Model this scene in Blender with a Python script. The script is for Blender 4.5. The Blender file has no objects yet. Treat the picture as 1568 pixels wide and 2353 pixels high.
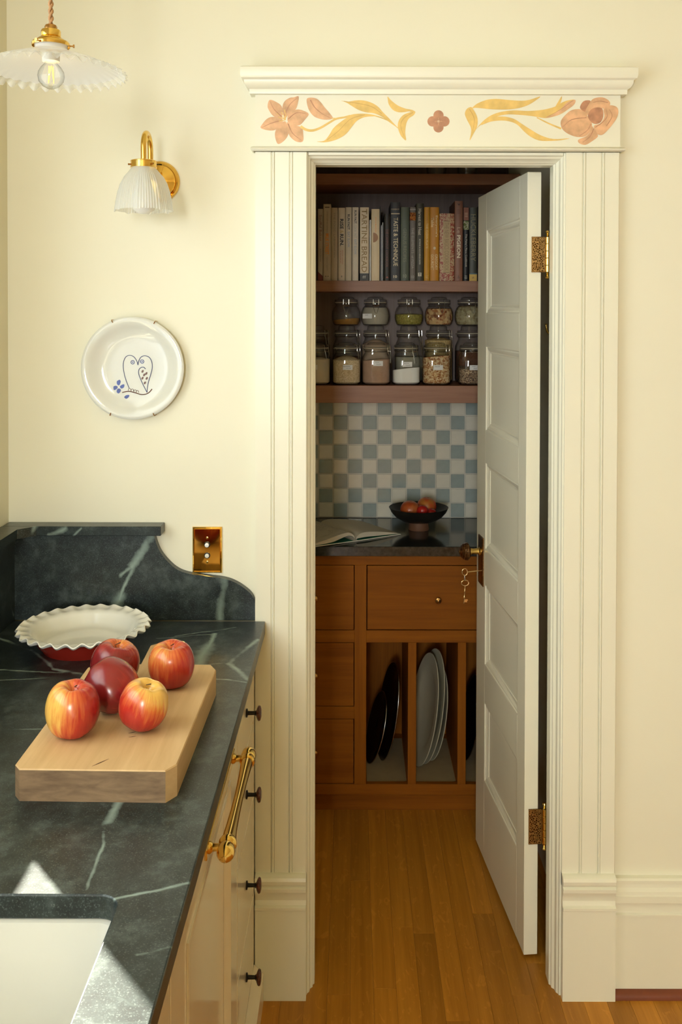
import bpy, bmesh, math, random
from mathutils import Vector, Matrix
rnd = random.Random(7)
PI = math.pi
S = bpy.context.scene
COL = S.collection

# ------------------------------------------------------------------ camera, world, light
cam_d = bpy.data.cameras.new('camera')
cam_d.sensor_fit = 'VERTICAL'
cam_d.sensor_height = 36.0
cam_d.lens = 36.0 * 2215.0 / 2353.0
cam_d.shift_x = -28.0 / 2353.0
cam_d.shift_y = -417.5 / 2353.0
cam_d.clip_start = 0.02
cam = bpy.data.objects.new('camera', cam_d)
COL.objects.link(cam)
cam.matrix_world = (Matrix.Translation((0, -2.38, 1.69)) @ Matrix.Rotation(math.radians(89.0), 4, 'X')
                    @ Matrix.Rotation(math.radians(0.12), 4, 'Z'))
S.camera = cam

S.view_settings.view_transform = 'Standard'
S.view_settings.look = 'None'
S.view_settings.gamma = 1.0
S.view_settings.exposure = 0.0
S.view_settings.use_curve_mapping = False

w = bpy.data.worlds.new('sky')
S.world = w
w.use_nodes = True
bg = w.node_tree.nodes['Background']
bg.inputs[0].default_value = (0.80, 0.90, 1.0, 1)
bg.inputs[1].default_value = 1.2

def lamp(name, kind, loc, direction, energy, color, **kw):
    d = bpy.data.lights.new(name, kind)
    d.energy = energy
    d.color = color
    for k, v in kw.items():
        setattr(d, k, v)
    o = bpy.data.objects.new(name, d)
    COL.objects.link(o)
    o.location = loc
    o.rotation_euler = Vector(direction).to_track_quat('-Z', 'Y').to_euler()
    return o

EL = math.radians(21.8)
sun = lamp('sun', 'SUN', (-6, 6, 5), (0.618 * math.cos(EL), -0.786 * math.cos(EL), -math.sin(EL)), 75.0, (1.0, 0.93, 0.78), angle=0.012)
# daylight in the window over the sink, and in the tall window on the far side of the kitchen
lamp("window_daylight", "AREA", (-1.02, -1.68, 1.82), (1, 0, -0.15), 26.5, (0.87, 0.955, 1.0), shape="RECTANGLE", size=1.76, size_y=1.3)
lamp('window_daylight', 'AREA', (-0.53, -6.46, 1.90), (0.08, 1, -0.02), 112, (0.93, 0.98, 0.99), shape='RECTANGLE', size=0.55, size_y=1.2)

# ------------------------------------------------------------------ helpers
def tag(o, label=None, cat=None, group=None, kind=None):
    if label: o['label'] = label
    if cat: o['category'] = cat
    if group: o['group'] = group
    if kind: o['kind'] = kind
    return o

def empty(name, loc=(0, 0, 0), rz=0.0, parent=None):
    o = bpy.data.objects.new(name, None)
    o.empty_display_size = 0.05
    COL.objects.link(o)
    o.location = loc
    o.rotation_euler = (0, 0, rz)
    if parent: o.parent = parent
    return o

class MB:
    """collects shapes for one mesh"""
    def __init__(s): s.v = []; s.f = []
    def add(s, vs, fs, M=None):
        b = len(s.v)
        s.v += [tuple(M @ Vector(p)) for p in vs] if M is not None else [tuple(p) for p in vs]
        s.f += [tuple(i + b for i in f) for f in fs]
        return s
    def box(s, x0, x1, y0, y1, z0, z1, bev=0.0, seg=1, M=None):
        if bev <= 0:
            vs = [(x, y, z) for z in (z0, z1) for y in (y0, y1) for x in (x0, x1)]
            return s.add(vs, [(0, 2, 3, 1), (4, 5, 7, 6), (0, 1, 5, 4), (2, 6, 7, 3), (0, 4, 6, 2), (1, 3, 7, 5)], M)
        bm = bmesh.new()
        bmesh.ops.create_cube(bm, size=1.0)
        for v in bm.verts:
            v.co = Vector(((x0 + x1) / 2 + v.co.x * (x1 - x0), (y0 + y1) / 2 + v.co.y * (y1 - y0), (z0 + z1) / 2 + v.co.z * (z1 - z0)))
        bmesh.ops.bevel(bm, geom=list(bm.edges), offset=bev, segments=seg, affect='EDGES', profile=0.5)
        bm.verts.index_update()
        vs = [tuple(v.co) for v in bm.verts]
        fs = [tuple(v.index for v in f.verts) for f in bm.faces]
        bm.free()
        return s.add(vs, fs, M)
    def prism(s, poly, axis, a, b, M=None):
        n = len(poly)
        P = {'x': lambda p, t: (t, p[0], p[1]), 'y': lambda p, t: (p[0], t, p[1]), 'z': lambda p, t: (p[0], p[1], t)}[axis]
        vs = [P(p, a) for p in poly] + [P(p, b) for p in poly]
        fs = [tuple(range(n - 1, -1, -1)), tuple(range(n, 2 * n))]
        fs += [(i, (i + 1) % n, n + (i + 1) % n, n + i) for i in range(n)]
        return s.add(vs, fs, M)
    def loft(s, rings, close=True, cap0=True, cap1=True, M=None):
        n = len(rings[0]); vs = [p for r in rings for p in r]; fs = []
        for k in range(len(rings) - 1):
            for i in range(n if close else n - 1):
                j = (i + 1) % n
                fs.append((k * n + i, k * n + j, (k + 1) * n + j, (k + 1) * n + i))
        if cap0: fs.append(tuple(range(n - 1, -1, -1)))
        if cap1: fs.append(tuple((len(rings) - 1) * n + i for i in range(n)))
        return s.add(vs, fs, M)
    def lathe(s, prof, n=32, c=(0, 0, 0), M=None, wob=None, caps=True):
        rings = []
        for r, z in prof:
            ring = []
            for i in range(n):
                a = 2 * PI * i / n
                rr, zz = (r, z) if wob is None else wob(r, z, a)
                ring.append((c[0] + rr * math.cos(a), c[1] + rr * math.sin(a), c[2] + zz))
            rings.append(ring)
        return s.loft(rings, True, caps and prof[0][0] > 1e-6, caps and prof[-1][0] > 1e-6, M)
    def tube(s, pts, r, n=8, closed=False, M=None, caps=True):
        pts = [Vector(p) for p in pts]; m = len(pts)
        rs = r if isinstance(r, (list, tuple)) else [r] * m
        def tan(i):
            if closed: return (pts[(i + 1) % m] - pts[i - 1]).normalized()
            if i == 0: return (pts[1] - pts[0]).normalized()
            if i == m - 1: return (pts[-1] - pts[-2]).normalized()
            return (pts[i + 1] - pts[i - 1]).normalized()
        t = tan(0)
        nrm = t.cross(Vector((0, 0, 1)))
        if nrm.length < 1e-4: nrm = t.cross(Vector((0, 1, 0)))
        nrm.normalize(); rings = []
        for i in range(m):
            t = tan(i)
            nrm = (nrm - t * nrm.dot(t)).normalized()
            bn = t.cross(nrm)
            rings.append([tuple(pts[i] + (nrm * math.cos(2 * PI * k / n) + bn * math.sin(2 * PI * k / n)) * rs[i]) for k in range(n)])
        if closed:
            rings.append(rings[0]); caps = False
        return s.loft(rings, True, caps, caps, M)
    def build(s, name, mat, parent=None, smooth=40, loc=None):
        me = bpy.data.meshes.new(name)
        me.from_pydata(s.v, [], s.f)
        bm = bmesh.new(); bm.from_mesh(me)
        bmesh.ops.remove_doubles(bm, verts=bm.verts, dist=1e-7)
        bmesh.ops.recalc_face_normals(bm, faces=bm.faces)
        bm.to_mesh(me); bm.free()
        if smooth:
            for p in me.polygons: p.use_smooth = True
            me.set_sharp_from_angle(angle=math.radians(smooth))
        if mat: me.materials.append(mat)
        return place(name, me, parent, loc)

def place(name, me, parent=None, loc=None):
    o = bpy.data.objects.new(name, me)
    COL.objects.link(o)
    if parent: o.parent = parent
    if loc is not None: o.location = loc
    return o

def copy_tree(o, parent=None):
    c = o.copy()
    COL.objects.link(c)
    c.parent = parent
    for ch in list(o.children): copy_tree(ch, c)
    return c

def catmull(pts, k=6, closed=False):
    out = []; n = len(pts)
    for i in range(n if closed else n - 1):
        P = [pts[(i + j) % n] if closed else pts[min(max(i + j, 0), n - 1)] for j in (-1, 0, 1, 2)]
        for q in range(k):
            t = q / k
            out.append(tuple(0.5 * (2 * P[1][d] + (P[2][d] - P[0][d]) * t + (2 * P[0][d] - 5 * P[1][d] + 4 * P[2][d] - P[3][d]) * t * t
                                    + (3 * P[1][d] - P[0][d] - 3 * P[2][d] + P[3][d]) * t ** 3) for d in range(len(P[1]))))
    if not closed: out.append(tuple(pts[-1]))
    return out

def rrect(x0, x1, y0, y1, r, n=5):
    out = []
    for cx, cy, a0 in ((x1 - r, y1 - r, 0), (x0 + r, y1 - r, PI / 2), (x0 + r, y0 + r, PI), (x1 - r, y0 + r, 1.5 * PI)):
        for i in range(n + 1):
            a = a0 + PI / 2 * i / n
            out.append((cx + r * math.cos(a), cy + r * math.sin(a)))
    return out

# ------------------------------------------------------------------ materials
def nt(name):
    m = bpy.data.materials.new(name)
    m.use_nodes = True
    n = m.node_tree.nodes
    return m, m.node_tree, n['Principled BSDF']

def N(t, kind, **inp):
    nd = t.nodes.new('ShaderNode' + kind)
    for k, v in inp.items():
        if k.startswith('_'): setattr(nd, k[1:], v)
        else: nd.inputs[k.replace('__', ' ')].default_value = v
    return nd

def L(t, a, b): t.links.new(a, b)

def c4(c): return (c[0], c[1], c[2], 1.0)

def ramp(t, fac, stops):
    r = t.nodes.new('ShaderNodeValToRGB')
    e = r.color_ramp.elements
    while len(e) < len(stops): e.new(0.5)
    for el, (p, c) in zip(e, stops):
        el.position = p; el.color = c4(c) if len(c) == 3 else c
    L(t, fac, r.inputs[0])
    return r

def mixc(t, fac, a, b, mode='MIX'):
    m = t.nodes.new('ShaderNodeMix'); m.data_type = 'RGBA'; m.blend_type = mode
    for sock, v in ((m.inputs[0], fac), (m.inputs[6], a), (m.inputs[7], b)):
        if hasattr(v, 'is_output'): L(t, v, sock)
        elif isinstance(v, (int, float)): sock.default_value = v
        else: sock.default_value = c4(v)
    return m.outputs[2]

def math_(t, op, a, b=None, clamp=False):
    m = t.nodes.new('ShaderNodeMath'); m.operation = op; m.use_clamp = clamp
    for i, v in enumerate((a, b)):
        if v is None: continue
        if hasattr(v, 'is_output'): L(t, v, m.inputs[i])
        else: m.inputs[i].default_value = v
    return m.outputs[0]

def coords(t, scale=(1, 1, 1), kind='Object', rot=(0, 0, 0)):
    tc = N(t, 'TexCoord'); mp = N(t, 'Mapping')
    mp.inputs['Scale'].default_value = scale
    mp.inputs['Rotation'].default_value = rot
    L(t, tc.outputs[kind], mp.inputs[0])
    return mp.outputs[0]

def bump(t, bs, height, strength=0.2, dist=0.002):
    b = N(t, 'Bump', Strength=strength, Distance=dist)
    L(t, height, b.inputs['Height']); L(t, b.outputs[0], bs.inputs['Normal'])

def plain(name, col, rough=0.5, metal=0.0, var=0.06, scale=14.0, bmp=0.0, spec=0.5, coat=0.0, trans=0.0):
    m, t, b = nt(name)
    nz = N(t, 'TexNoise', Scale=scale, Detail=3.0); L(t, coords(t), nz.inputs['Vector'])
    lo = tuple(max(0, c * (1 - var)) for c in col); hi = tuple(min(1, c * (1 + var)) for c in col)
    L(t, ramp(t, nz.outputs['Fac'], [(0.3, lo), (0.7, hi)]).outputs[0], b.inputs['Base Color'])
    b.inputs['Roughness'].default_value = rough
    b.inputs['Metallic'].default_value = metal
    b.inputs['Specular IOR Level'].default_value = spec
    b.inputs['Coat Weight'].default_value = coat
    b.inputs['Transmission Weight'].default_value = trans
    if bmp: bump(t, b, nz.outputs['Fac'], bmp)
    return m

def wood(name, dark, light, grain=(60, 60, 3), rough=0.4, rings=0.0, ray=0.0, coat=0.0, rand=0.0, bmp=0.08, spec=0.5):
    m, t, b = nt(name)
    oi = N(t, 'ObjectInfo')
    tc = N(t, 'TexCoord'); off = N(t, 'VectorMath', _operation='ADD'); mp = N(t, 'Mapping')
    sc = N(t, 'VectorMath', _operation='SCALE'); cb = N(t, 'CombineXYZ')
    for i in range(3): L(t, oi.outputs['Random'], cb.inputs[i])
    L(t, cb.outputs[0], sc.inputs[0]); sc.inputs['Scale'].default_value = 37.0 if rand else 0.0
    L(t, tc.outputs['Object'], off.inputs[0]); L(t, sc.outputs[0], off.inputs[1])
    L(t, off.outputs[0], mp.inputs[0]); mp.inputs['Scale'].default_value = grain
    n1 = N(t, 'TexNoise', Scale=1.0, Detail=5.0, Roughness=0.6, Distortion=0.4); L(t, mp.outputs[0], n1.inputs['Vector'])
    mp2 = N(t, 'Mapping'); mp2.inputs['Scale'].default_value = tuple(g * 0.16 for g in grain); L(t, off.outputs[0], mp2.inputs[0])
    n2 = N(t, 'TexNoise', Scale=1.0, Detail=3.0, Distortion=1.2); L(t, mp2.outputs[0], n2.inputs['Vector'])
    f = math_(t, 'ADD', math_(t, 'MULTIPLY', n1.outputs['Fac'], 0.55), math_(t, 'MULTIPLY', n2.outputs['Fac'], 0.45))
    col = ramp(t, f, [(0.34, dark), (0.66, light)]).outputs[0]
    if ray:
        mp3 = N(t, 'Mapping'); mp3.inputs['Scale'].default_value = (45, 16, 16); L(t, off.outputs[0], mp3.inputs[0])
        n3 = N(t, 'TexNoise', Scale=1.0, Detail=2.0, Distortion=1.8); L(t, mp3.outputs[0], n3.inputs['Vector'])
        rr = ramp(t, n3.outputs['Fac'], [(0.60, (0, 0, 0)), (0.66, (ray, ray, ray))]).outputs[0]
        col = mixc(t, rr, col, tuple(min(1, c * 1.6 + 0.03) for c in light))
    if rand:
        hs = N(t, 'HueSaturation'); hs.inputs['Saturation'].default_value = 1.0
        L(t, math_(t, 'ADD', math_(t, 'MULTIPLY', oi.outputs['Random'], rand), 1 - rand / 2), hs.inputs['Value'])
        L(t, col, hs.inputs['Color']); col = hs.outputs[0]
    L(t, col, b.inputs['Base Color'])
    b.inputs['Roughness'].default_value = rough
    b.inputs['Coat Weight'].default_value = coat
    b.inputs['Coat Roughness'].default_value = 0.25
    b.inputs['Specular IOR Level'].default_value = spec
    if bmp: bump(t, b, n1.outputs['Fac'], bmp, 0.001)
    return m

def soapstone(name, veins, rough=0.32):
    m, t, b = nt(name)
    P = coords(t)
    nz = N(t, 'TexNoise', Scale=7.0, Detail=4.0); L(t, P, nz.inputs['Vector'])
    sub = N(t, 'VectorMath', _operation='SUBTRACT'); L(t, nz.outputs['Color'], sub.inputs[0]); sub.inputs[1].default_value = (0.5, 0.5, 0.5)
    scl = N(t, 'VectorMath', _operation='SCALE'); L(t, sub.outputs[0], scl.inputs[0]); scl.inputs['Scale'].default_value = 0.030
    nf = N(t, 'TexNoise', Scale=60.0, Detail=3.0); L(t, P, nf.inputs['Vector'])
    wp = N(t, 'VectorMath', _operation='ADD'); L(t, P, wp.inputs[0]); L(t, scl.outputs[0], wp.inputs[1])
    tot = None
    for a, c, wd, st in veins:
        wd *= 1.35; st = min(1.0, st * 1.15)
        ab = Vector(c) - Vector(a); l2 = ab.length_squared
        d = N(t, 'VectorMath', _operation='SUBTRACT'); L(t, wp.outputs[0], d.inputs[0]); d.inputs[1].default_value = a
        dt = N(t, 'VectorMath', _operation='DOT_PRODUCT'); L(t, d.outputs[0], dt.inputs[0]); dt.inputs[1].default_value = tuple(ab / l2)
        cl = math_(t, 'MULTIPLY', dt.outputs['Value'], 1.0, True)
        pr = N(t, 'VectorMath', _operation='SCALE'); pr.inputs[0].default_value = tuple(ab); L(t, cl, pr.inputs['Scale'])
        df = N(t, 'VectorMath', _operation='DISTANCE'); L(t, d.outputs[0], df.inputs[0]); L(t, pr.outputs[0], df.inputs[1])
        w_ = math_(t, 'ADD', wd * 0.35, math_(t, 'MULTIPLY', nf.outputs['Fac'], wd * 1.3))
        v = math_(t, 'MULTIPLY', math_(t, 'SUBTRACT', 1.0, math_(t, 'DIVIDE', df.outputs['Value'], w_), True), st)
        tot = v if tot is None else math_(t, 'MAXIMUM', tot, v)
    # faint wandering background veins
    n5 = N(t, 'TexNoise', Scale=3.2, Detail=2.5, Distortion=0.8); L(t, P, n5.inputs['Vector'])
    rg = math_(t, 'ABSOLUTE', math_(t, 'SUBTRACT', n5.outputs['Fac'], 0.5))
    fv = math_(t, 'MULTIPLY', math_(t, 'SUBTRACT', 1.0, math_(t, 'DIVIDE', rg, 0.005), True), 0.035)
    mot = N(t, 'TexNoise', Scale=20.0, Detail=9.0, Roughness=0.72); L(t, P, mot.inputs['Vector'])
    base = ramp(t, mot.outputs['Fac'], [(0.36, (0.006, 0.010, 0.010)), (0.52, (0.018, 0.027, 0.026)), (0.70, (0.075, 0.096, 0.089))]).outputs[0]
    fine = N(t, 'TexNoise', Scale=420.0, Detail=2.0); L(t, P, fine.inputs['Vector'])
    base = mixc(t, ramp(t, fine.outputs['Fac'], [(0.56, (0, 0, 0)), (0.75, (0.6, 0.6, 0.6))]).outputs[0], base, (0.13, 0.16, 0.15))
    tot = math_(t, 'MAXIMUM', tot, fv) if tot is not None else fv
    L(t, mixc(t, tot, base, (0.40, 0.52, 0.46)), b.inputs['Base Color'])
    b.inputs['Roughness'].default_value = rough
    bump(t, b, mot.outputs['Fac'], 0.06, 0.001)
    return m

def glass(name, tint=(0.97, 0.98, 0.97), rough=0.02, ior=1.5, edge=0.45):
    m = bpy.data.materials.new(name); m.use_nodes = True
    t = m.node_tree; t.nodes.clear()
    out = N(t, 'OutputMaterial'); mx = N(t, 'MixShader')
    lw = N(t, 'LayerWeight', Blend=0.5); f0 = ((ior - 1) / (ior + 1)) ** 2; tr = N(t, 'BsdfTransparent'); gl = N(t, 'BsdfGlossy', Roughness=rough)
    L(t, mixc(t, math_(t, 'POWER', lw.outputs['Facing'], 3.0), tint, tuple(c * edge for c in tint)), tr.inputs[0])
    nz = N(t, 'TexNoise', Scale=25.0); L(t, coords(t), nz.inputs['Vector'])
    bp = N(t, 'Bump', Strength=0.05, Distance=0.001); L(t, nz.outputs['Fac'], bp.inputs['Height'])
    L(t, bp.outputs[0], gl.inputs['Normal'])
    L(t, math_(t, 'ADD', math_(t, 'MULTIPLY', math_(t, 'POWER', lw.outputs['Facing'], 5.0), 1 - f0), f0), mx.inputs[0]); L(t, tr.outputs[0], mx.inputs[1]); L(t, gl.outputs[0], mx.inputs[2])
    L(t, mx.outputs[0], out.inputs[0])
    return m

def frosted(name, col, transp, trl):
    """ribbed or opal shade glass: part clear, part light-scattering"""
    m, t, b = nt(name)
    b.inputs['Base Color'].default_value = c4(col); b.inputs['Roughness'].default_value = 0.12
    nz = N(t, 'TexNoise', Scale=30.0); L(t, coords(t), nz.inputs['Vector']); bump(t, b, nz.outputs['Fac'], 0.05, 0.001)
    tl = N(t, 'BsdfTranslucent'); tl.inputs[0].default_value = c4(col)
    tr = N(t, 'BsdfTransparent')
    m1 = N(t, 'MixShader'); m1.inputs[0].default_value = trl
    m2 = N(t, 'MixShader'); m2.inputs[0].default_value = transp
    L(t, b.outputs[0], m1.inputs[1]); L(t, tl.outputs[0], m1.inputs[2])
    L(t, m1.outputs[0], m2.inputs[1]); L(t, tr.outputs[0], m2.inputs[2])
    L(t, m2.outputs[0], t.nodes['Material Output'].inputs[0])
    return m

def speckle(name, cols, scale=260.0, rough=0.85):
    m, t, b = nt(name)
    vo = N(t, 'TexVoronoi', Scale=scale); L(t, coords(t), vo.inputs['Vector'])
    sp = N(t, 'SeparateColor'); L(t, vo.outputs['Color'], sp.inputs[0])
    k = len(cols)
    L(t, ramp(t, sp.outputs[0], [(0.1 + 0.8 * i / max(1, k - 1), c) for i, c in enumerate(cols)]).outputs[0], b.inputs['Base Color'])
    b.inputs['Roughness'].default_value = rough
    bump(t, b, vo.outputs['Distance'], 0.4, 0.002)
    return m

def apple_mat(name, blush, bdir, dark=0.0, yel=(0.80, 0.46, 0.10)):
    m, t, b = nt(name)
    tc = N(t, 'TexCoord')
    sx = N(t, 'SeparateXYZ'); L(t, tc.outputs['Object'], sx.inputs[0])
    an = math_(t, 'ARCTAN2', sx.outputs[1], sx.outputs[0])
    cb = N(t, 'CombineXYZ')
    L(t, math_(t, 'MULTIPLY', math_(t, 'COSINE', an), 4.2), cb.inputs[0]); L(t, math_(t, 'MULTIPLY', math_(t, 'SINE', an), 4.2), cb.inputs[1])
    L(t, math_(t, 'MULTIPLY', sx.outputs[2], 14.0), cb.inputs[2])
    n1 = N(t, 'TexNoise', Scale=1.5, Detail=4.0, Roughness=0.55, Distortion=0.3); L(t, cb.outputs[0], n1.inputs['Vector'])
    n2 = N(t, 'TexNoise', Scale=16.0, Detail=2.0); L(t, tc.outputs['Object'], n2.inputs['Vector'])
    nrm = N(t, 'VectorMath', _operation='NORMALIZE'); L(t, tc.outputs['Object'], nrm.inputs[0])
    dp = N(t, 'VectorMath', _operation='DOT_PRODUCT'); L(t, nrm.outputs[0], dp.inputs[0]); dp.inputs[1].default_value = tuple(Vector(bdir).normalized())
    s_ = math_(t, 'ADD', math_(t, 'ADD', math_(t, 'MULTIPLY', n1.outputs['Fac'], 0.62), math_(t, 'MULTIPLY', n2.outputs['Fac'], 0.34)),
               math_(t, 'MULTIPLY', dp.outputs['Value'], 0.46))
    f = math_(t, 'ADD', s_, blush)
    red = (0.46 - 0.20 * dark, 0.030 - 0.012 * dark, 0.016 + 0.008 * dark)
    deep = (0.34 - 0.20 * dark, 0.014, 0.014)
    L(t, ramp(t, f, [(0.22, deep), (0.50, red), (0.70, (0.64, 0.14, 0.035)), (0.92, yel)]).outputs[0], b.inputs['Base Color'])
    b.inputs['Roughness'].default_value = 0.26
    b.inputs['Coat Weight'].default_value = 0.3
    b.inputs['Coat Roughness'].default_value = 0.18
    return m

M = {}
M['wall'] = plain('wall_paint', (0.85, 0.815, 0.645), 0.55, var=0.012, scale=3, bmp=0.02)
M['trim'] = plain('trim_paint', (0.85, 0.82, 0.66), 0.32, var=0.012, scale=5)
M['cab'] = plain('cabinet_paint', (0.80, 0.70, 0.52), 0.12, var=0.01, scale=5)
M['doorp'] = plain('door_paint', (0.88, 0.83, 0.66), 0.34, var=0.012, scale=5)
M['ceil'] = plain('ceiling_paint', (0.90, 0.79, 0.44), 0.8, var=0.01, scale=3)
M['brass'] = plain('polished_brass', (0.86, 0.58, 0.16), 0.13, 1.0, var=0.05)
M['brassd'] = plain('aged_brass', (0.50, 0.28, 0.10), 0.25, 1.0, var=0.2, scale=60)
M['bronze'] = plain('dark_bronze', (0.22, 0.11, 0.045), 0.3, 1.0, var=0.4, scale=220, bmp=0.5)
M['brassplate'] = plain('mirror_brass', (0.80, 0.50, 0.12), 0.05, 1.0, var=0.03)
M['iron'] = plain('black_iron', (0.02, 0.017, 0.015), 0.45, 0.6)
M['knobwood'] = plain('mottled_knob', (0.09, 0.022, 0.012), 0.2, var=0.6, scale=220)
M['pearl'] = plain('pearl_button', (0.85, 0.85, 0.82), 0.2)
M['steel'] = plain('steel_wire', (0.72, 0.70, 0.66), 0.2, 1.0)
M['oak'] = wood('oak_floor', (0.37, 0.145, 0.013), (0.57, 0.245, 0.028), (70, 2.2, 70), 0.38, ray=0.16, rand=0.35, spec=0.25)
M['pan'] = wood('pantry_wood', (0.21, 0.060, 0.004), (0.32, 0.104, 0.007), (3, 50, 60), 0.5, spec=0.12)
M['panv'] = wood('pantry_wood_upright', (0.21, 0.060, 0.004), (0.32, 0.104, 0.007), (60, 60, 3), 0.5, spec=0.12)
M['shelf'] = wood('shelf_wood', (0.22, 0.085, 0.034), (0.33, 0.140, 0.066), (4, 60, 70), 0.45)
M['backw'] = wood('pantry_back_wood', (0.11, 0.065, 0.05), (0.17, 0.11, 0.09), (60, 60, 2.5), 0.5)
M['beech'] = wood('board_wood', (0.50, 0.31, 0.135), (0.70, 0.48, 0.24), (40, 3.0, 30), 0.55)
M['beechend'] = wood('board_end_wood', (0.12, 0.07, 0.035), (0.34, 0.22, 0.115), (14, 14, 60), 0.7)
M['shoe'] = plain('stained_shoe', (0.20, 0.05, 0.02), 0.4, var=0.2)
M['grout'] = plain('grout', (0.62, 0.60, 0.53), 0.8)
M['tile_w'] = plain('white_tile', (0.74, 0.71, 0.62), 0.12, var=0.03, bmp=0.03, scale=30)
M['tile_b'] = plain('blue_grey_tile', (0.34, 0.40, 0.395), 0.12, var=0.07, bmp=0.03, scale=30)
M['slate'] = plain('pantry_counter_stone', (0.030, 0.030, 0.026), 0.10, var=0.5, scale=90)
M['white'] = plain('white_glaze', (0.89, 0.88, 0.81), 0.10, var=0.01, coat=0.3)
M['plate'] = plain('plate_glaze', (0.74, 0.745, 0.68), 0.10, var=0.01, coat=0.3)
M['redglaze'] = plain('red_glaze', (0.34, 0.022, 0.012), 0.15, var=0.1)
M['sink'] = plain('fireclay', (0.58, 0.57, 0.51), 0.15, var=0.01)
M['opal'] = frosted('opal_glass', (0.80, 0.80, 0.76), 0.06, 0.35)
M['rim'] = frosted('clear_rim_glass', (0.78, 0.78, 0.72), 0.60, 0.2)
M['prism'] = frosted('prismatic_glass', (0.86, 0.87, 0.83), 0.42, 0.35)
M['glass'] = glass('clear_glass')
M['pane'] = glass('window_glass', (0.99, 0.995, 0.99), 0.0, 1.2, 1.0)
M['cord'] = plain('twisted_cord', (0.42, 0.22, 0.09), 0.7, var=0.2, scale=200)
M['stalk'] = plain('apple_stalk', (0.07, 0.035, 0.012), 0.7, var=0.2)
M['porc'] = plain('porcelain', (0.72, 0.70, 0.62), 0.25)
M['bulb'] = plain('frosted_bulb', (0.85, 0.84, 0.78), 0.2)
fm, ft, fb = nt('lit_filament')
fb.inputs['Base Color'].default_value = (0.9, 0.5, 0.1, 1)
fb.inputs['Emission Color'].default_value = (1.0, 0.62, 0.12, 1); fb.inputs['Emission Strength'].default_value = 1.6
M['fil'] = fm
M['paper'] = plain('paper', (0.68, 0.64, 0.54), 0.8, var=0.03)
M['labelp'] = plain('label_paper', (0.78, 0.78, 0.76), 0.7, var=0.02)
M['ink'] = plain('ink', (0.05, 0.05, 0.06), 0.6)
M['kraft'] = plain('kraft_liner', (0.36, 0.27, 0.15), 0.8, var=0.08)
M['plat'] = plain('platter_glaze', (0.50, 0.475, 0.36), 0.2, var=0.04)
M['dkmetal'] = plain('dark_pan', (0.16, 0.14, 0.12), 0.22, 1.0)
M['bowl'] = plain('black_bowl', (0.016, 0.014, 0.011), 0.35, var=0.2)
M['foot'] = plain('bowl_foot', (0.16, 0.07, 0.035), 0.6)
M['green'] = plain('green_endpaper', (0.01, 0.16, 0.09), 0.6)
M['dark'] = plain('dark_recess', (0.02, 0.012, 0.008), 0.9)
M['soft'] = plain('nickel', (0.55, 0.52, 0.48), 0.25, 1.0)
M['key'] = plain('key_brass', (0.78, 0.55, 0.28), 0.22, 1.0)

# ------------------------------------------------------------------ room shell
def struct(o): o['kind'] = 'structure'; return o

PX0, PX1, PY, PB = -0.32, 0.585, 0.11, 1.277      # pantry: left, right, doorway wall back, rear wall
WX = -0.853                                        # kitchen left wall
b = MB(); b.box(-1.0, -0.128, 0, PY, 0, 2.8); b.box(0.528, 4.1, 0, PY, 0, 2.8); b.box(-0.128, 0.528, 0, PY, 2.084, 2.8)
struct(b.build('wall_back', M['wall']))
WY0, WY1, WZ0, WZ1 = -2.60, -0.41, 1.172, 2.38     # window opening
b = MB()
b.box(WX - 0.10, WX, WY1, 0, 0, 2.8); b.box(WX - 0.10, WX, -6.5, WY0, 0, 2.8)
b.box(WX - 0.10, WX, WY0, WY1, 0, WZ0 - 0.03); b.box(WX - 0.10, WX, WY0, WY1, WZ1, 2.8)
struct(b.build('wall_left', M['wall']))
struct(MB().box(4.0, 4.1, -6.5, 0, 0, 2.8).build('wall_right', M['wall']))
b = MB()
for x0, x1 in ((-0.953, -0.83), (-0.23, 4.1)): b.box(x0, x1, -6.62, -6.5, 0, 2.8)
b.box(-.83, -.23, -6.62, -6.5, 0, 1.27); b.box(-.83, -.23, -6.62, -6.5, 2.53, 2.8)
struct(b.build('wall_front', M['wall']))
struct(MB().box(-0.953, 4.1, -6.62, 0.0, 2.75, 2.85).build('ceiling', M['ceil']))

def window(name, x, y0, y1, z0, z1):
    wr = struct(empty(name, (0, 0, 0)))
    s = 0.0435
    f = MB()
    f.box(x - .02, x + .02, y0, y0 + s, z0, z1); f.box(x - .02, x + .02, y1 - s, y1, z0, z1)
    f.box(x - .02, x + .02, y0 + s, y1 - s, z0, z0 + .05); f.box(x - .02, x + .02, y0 + s, y1 - s, z1 - s, z1)
    f.build('window_frame', M['trim'], wr)
    MB().box(x - .003, x + .003, y0 + s, y1 - s, z0 + .05, z1 - s).build('window_pane', M['pane'], wr)
    return wr
window('window_1', -0.90, WY0, WY1, WZ0, WZ1)
wr = struct(empty('window_2'))
f = MB()
f.box(-.83, -.79, -6.58, -6.54, 1.27, 2.53); f.box(-.27, -.23, -6.58, -6.54, 1.27, 2.53)
f.box(-.79, -.27, -6.58, -6.54, 1.27, 1.31); f.box(-.79, -.27, -6.58, -6.54, 2.49, 2.53)
f.build('window_frame', M['trim'], wr)
MB().box(-.79, -.27, -6.563, -6.557, 1.31, 2.49).build('window_pane', M['pane'], wr)
# unseen slab added outside the sink window to block sun except under its edge
struct(MB().box(-3.05, -0.955, -5.0, 4.0, 2.80, 2.90).build('sun_block_slab', M['wall']))

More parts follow.
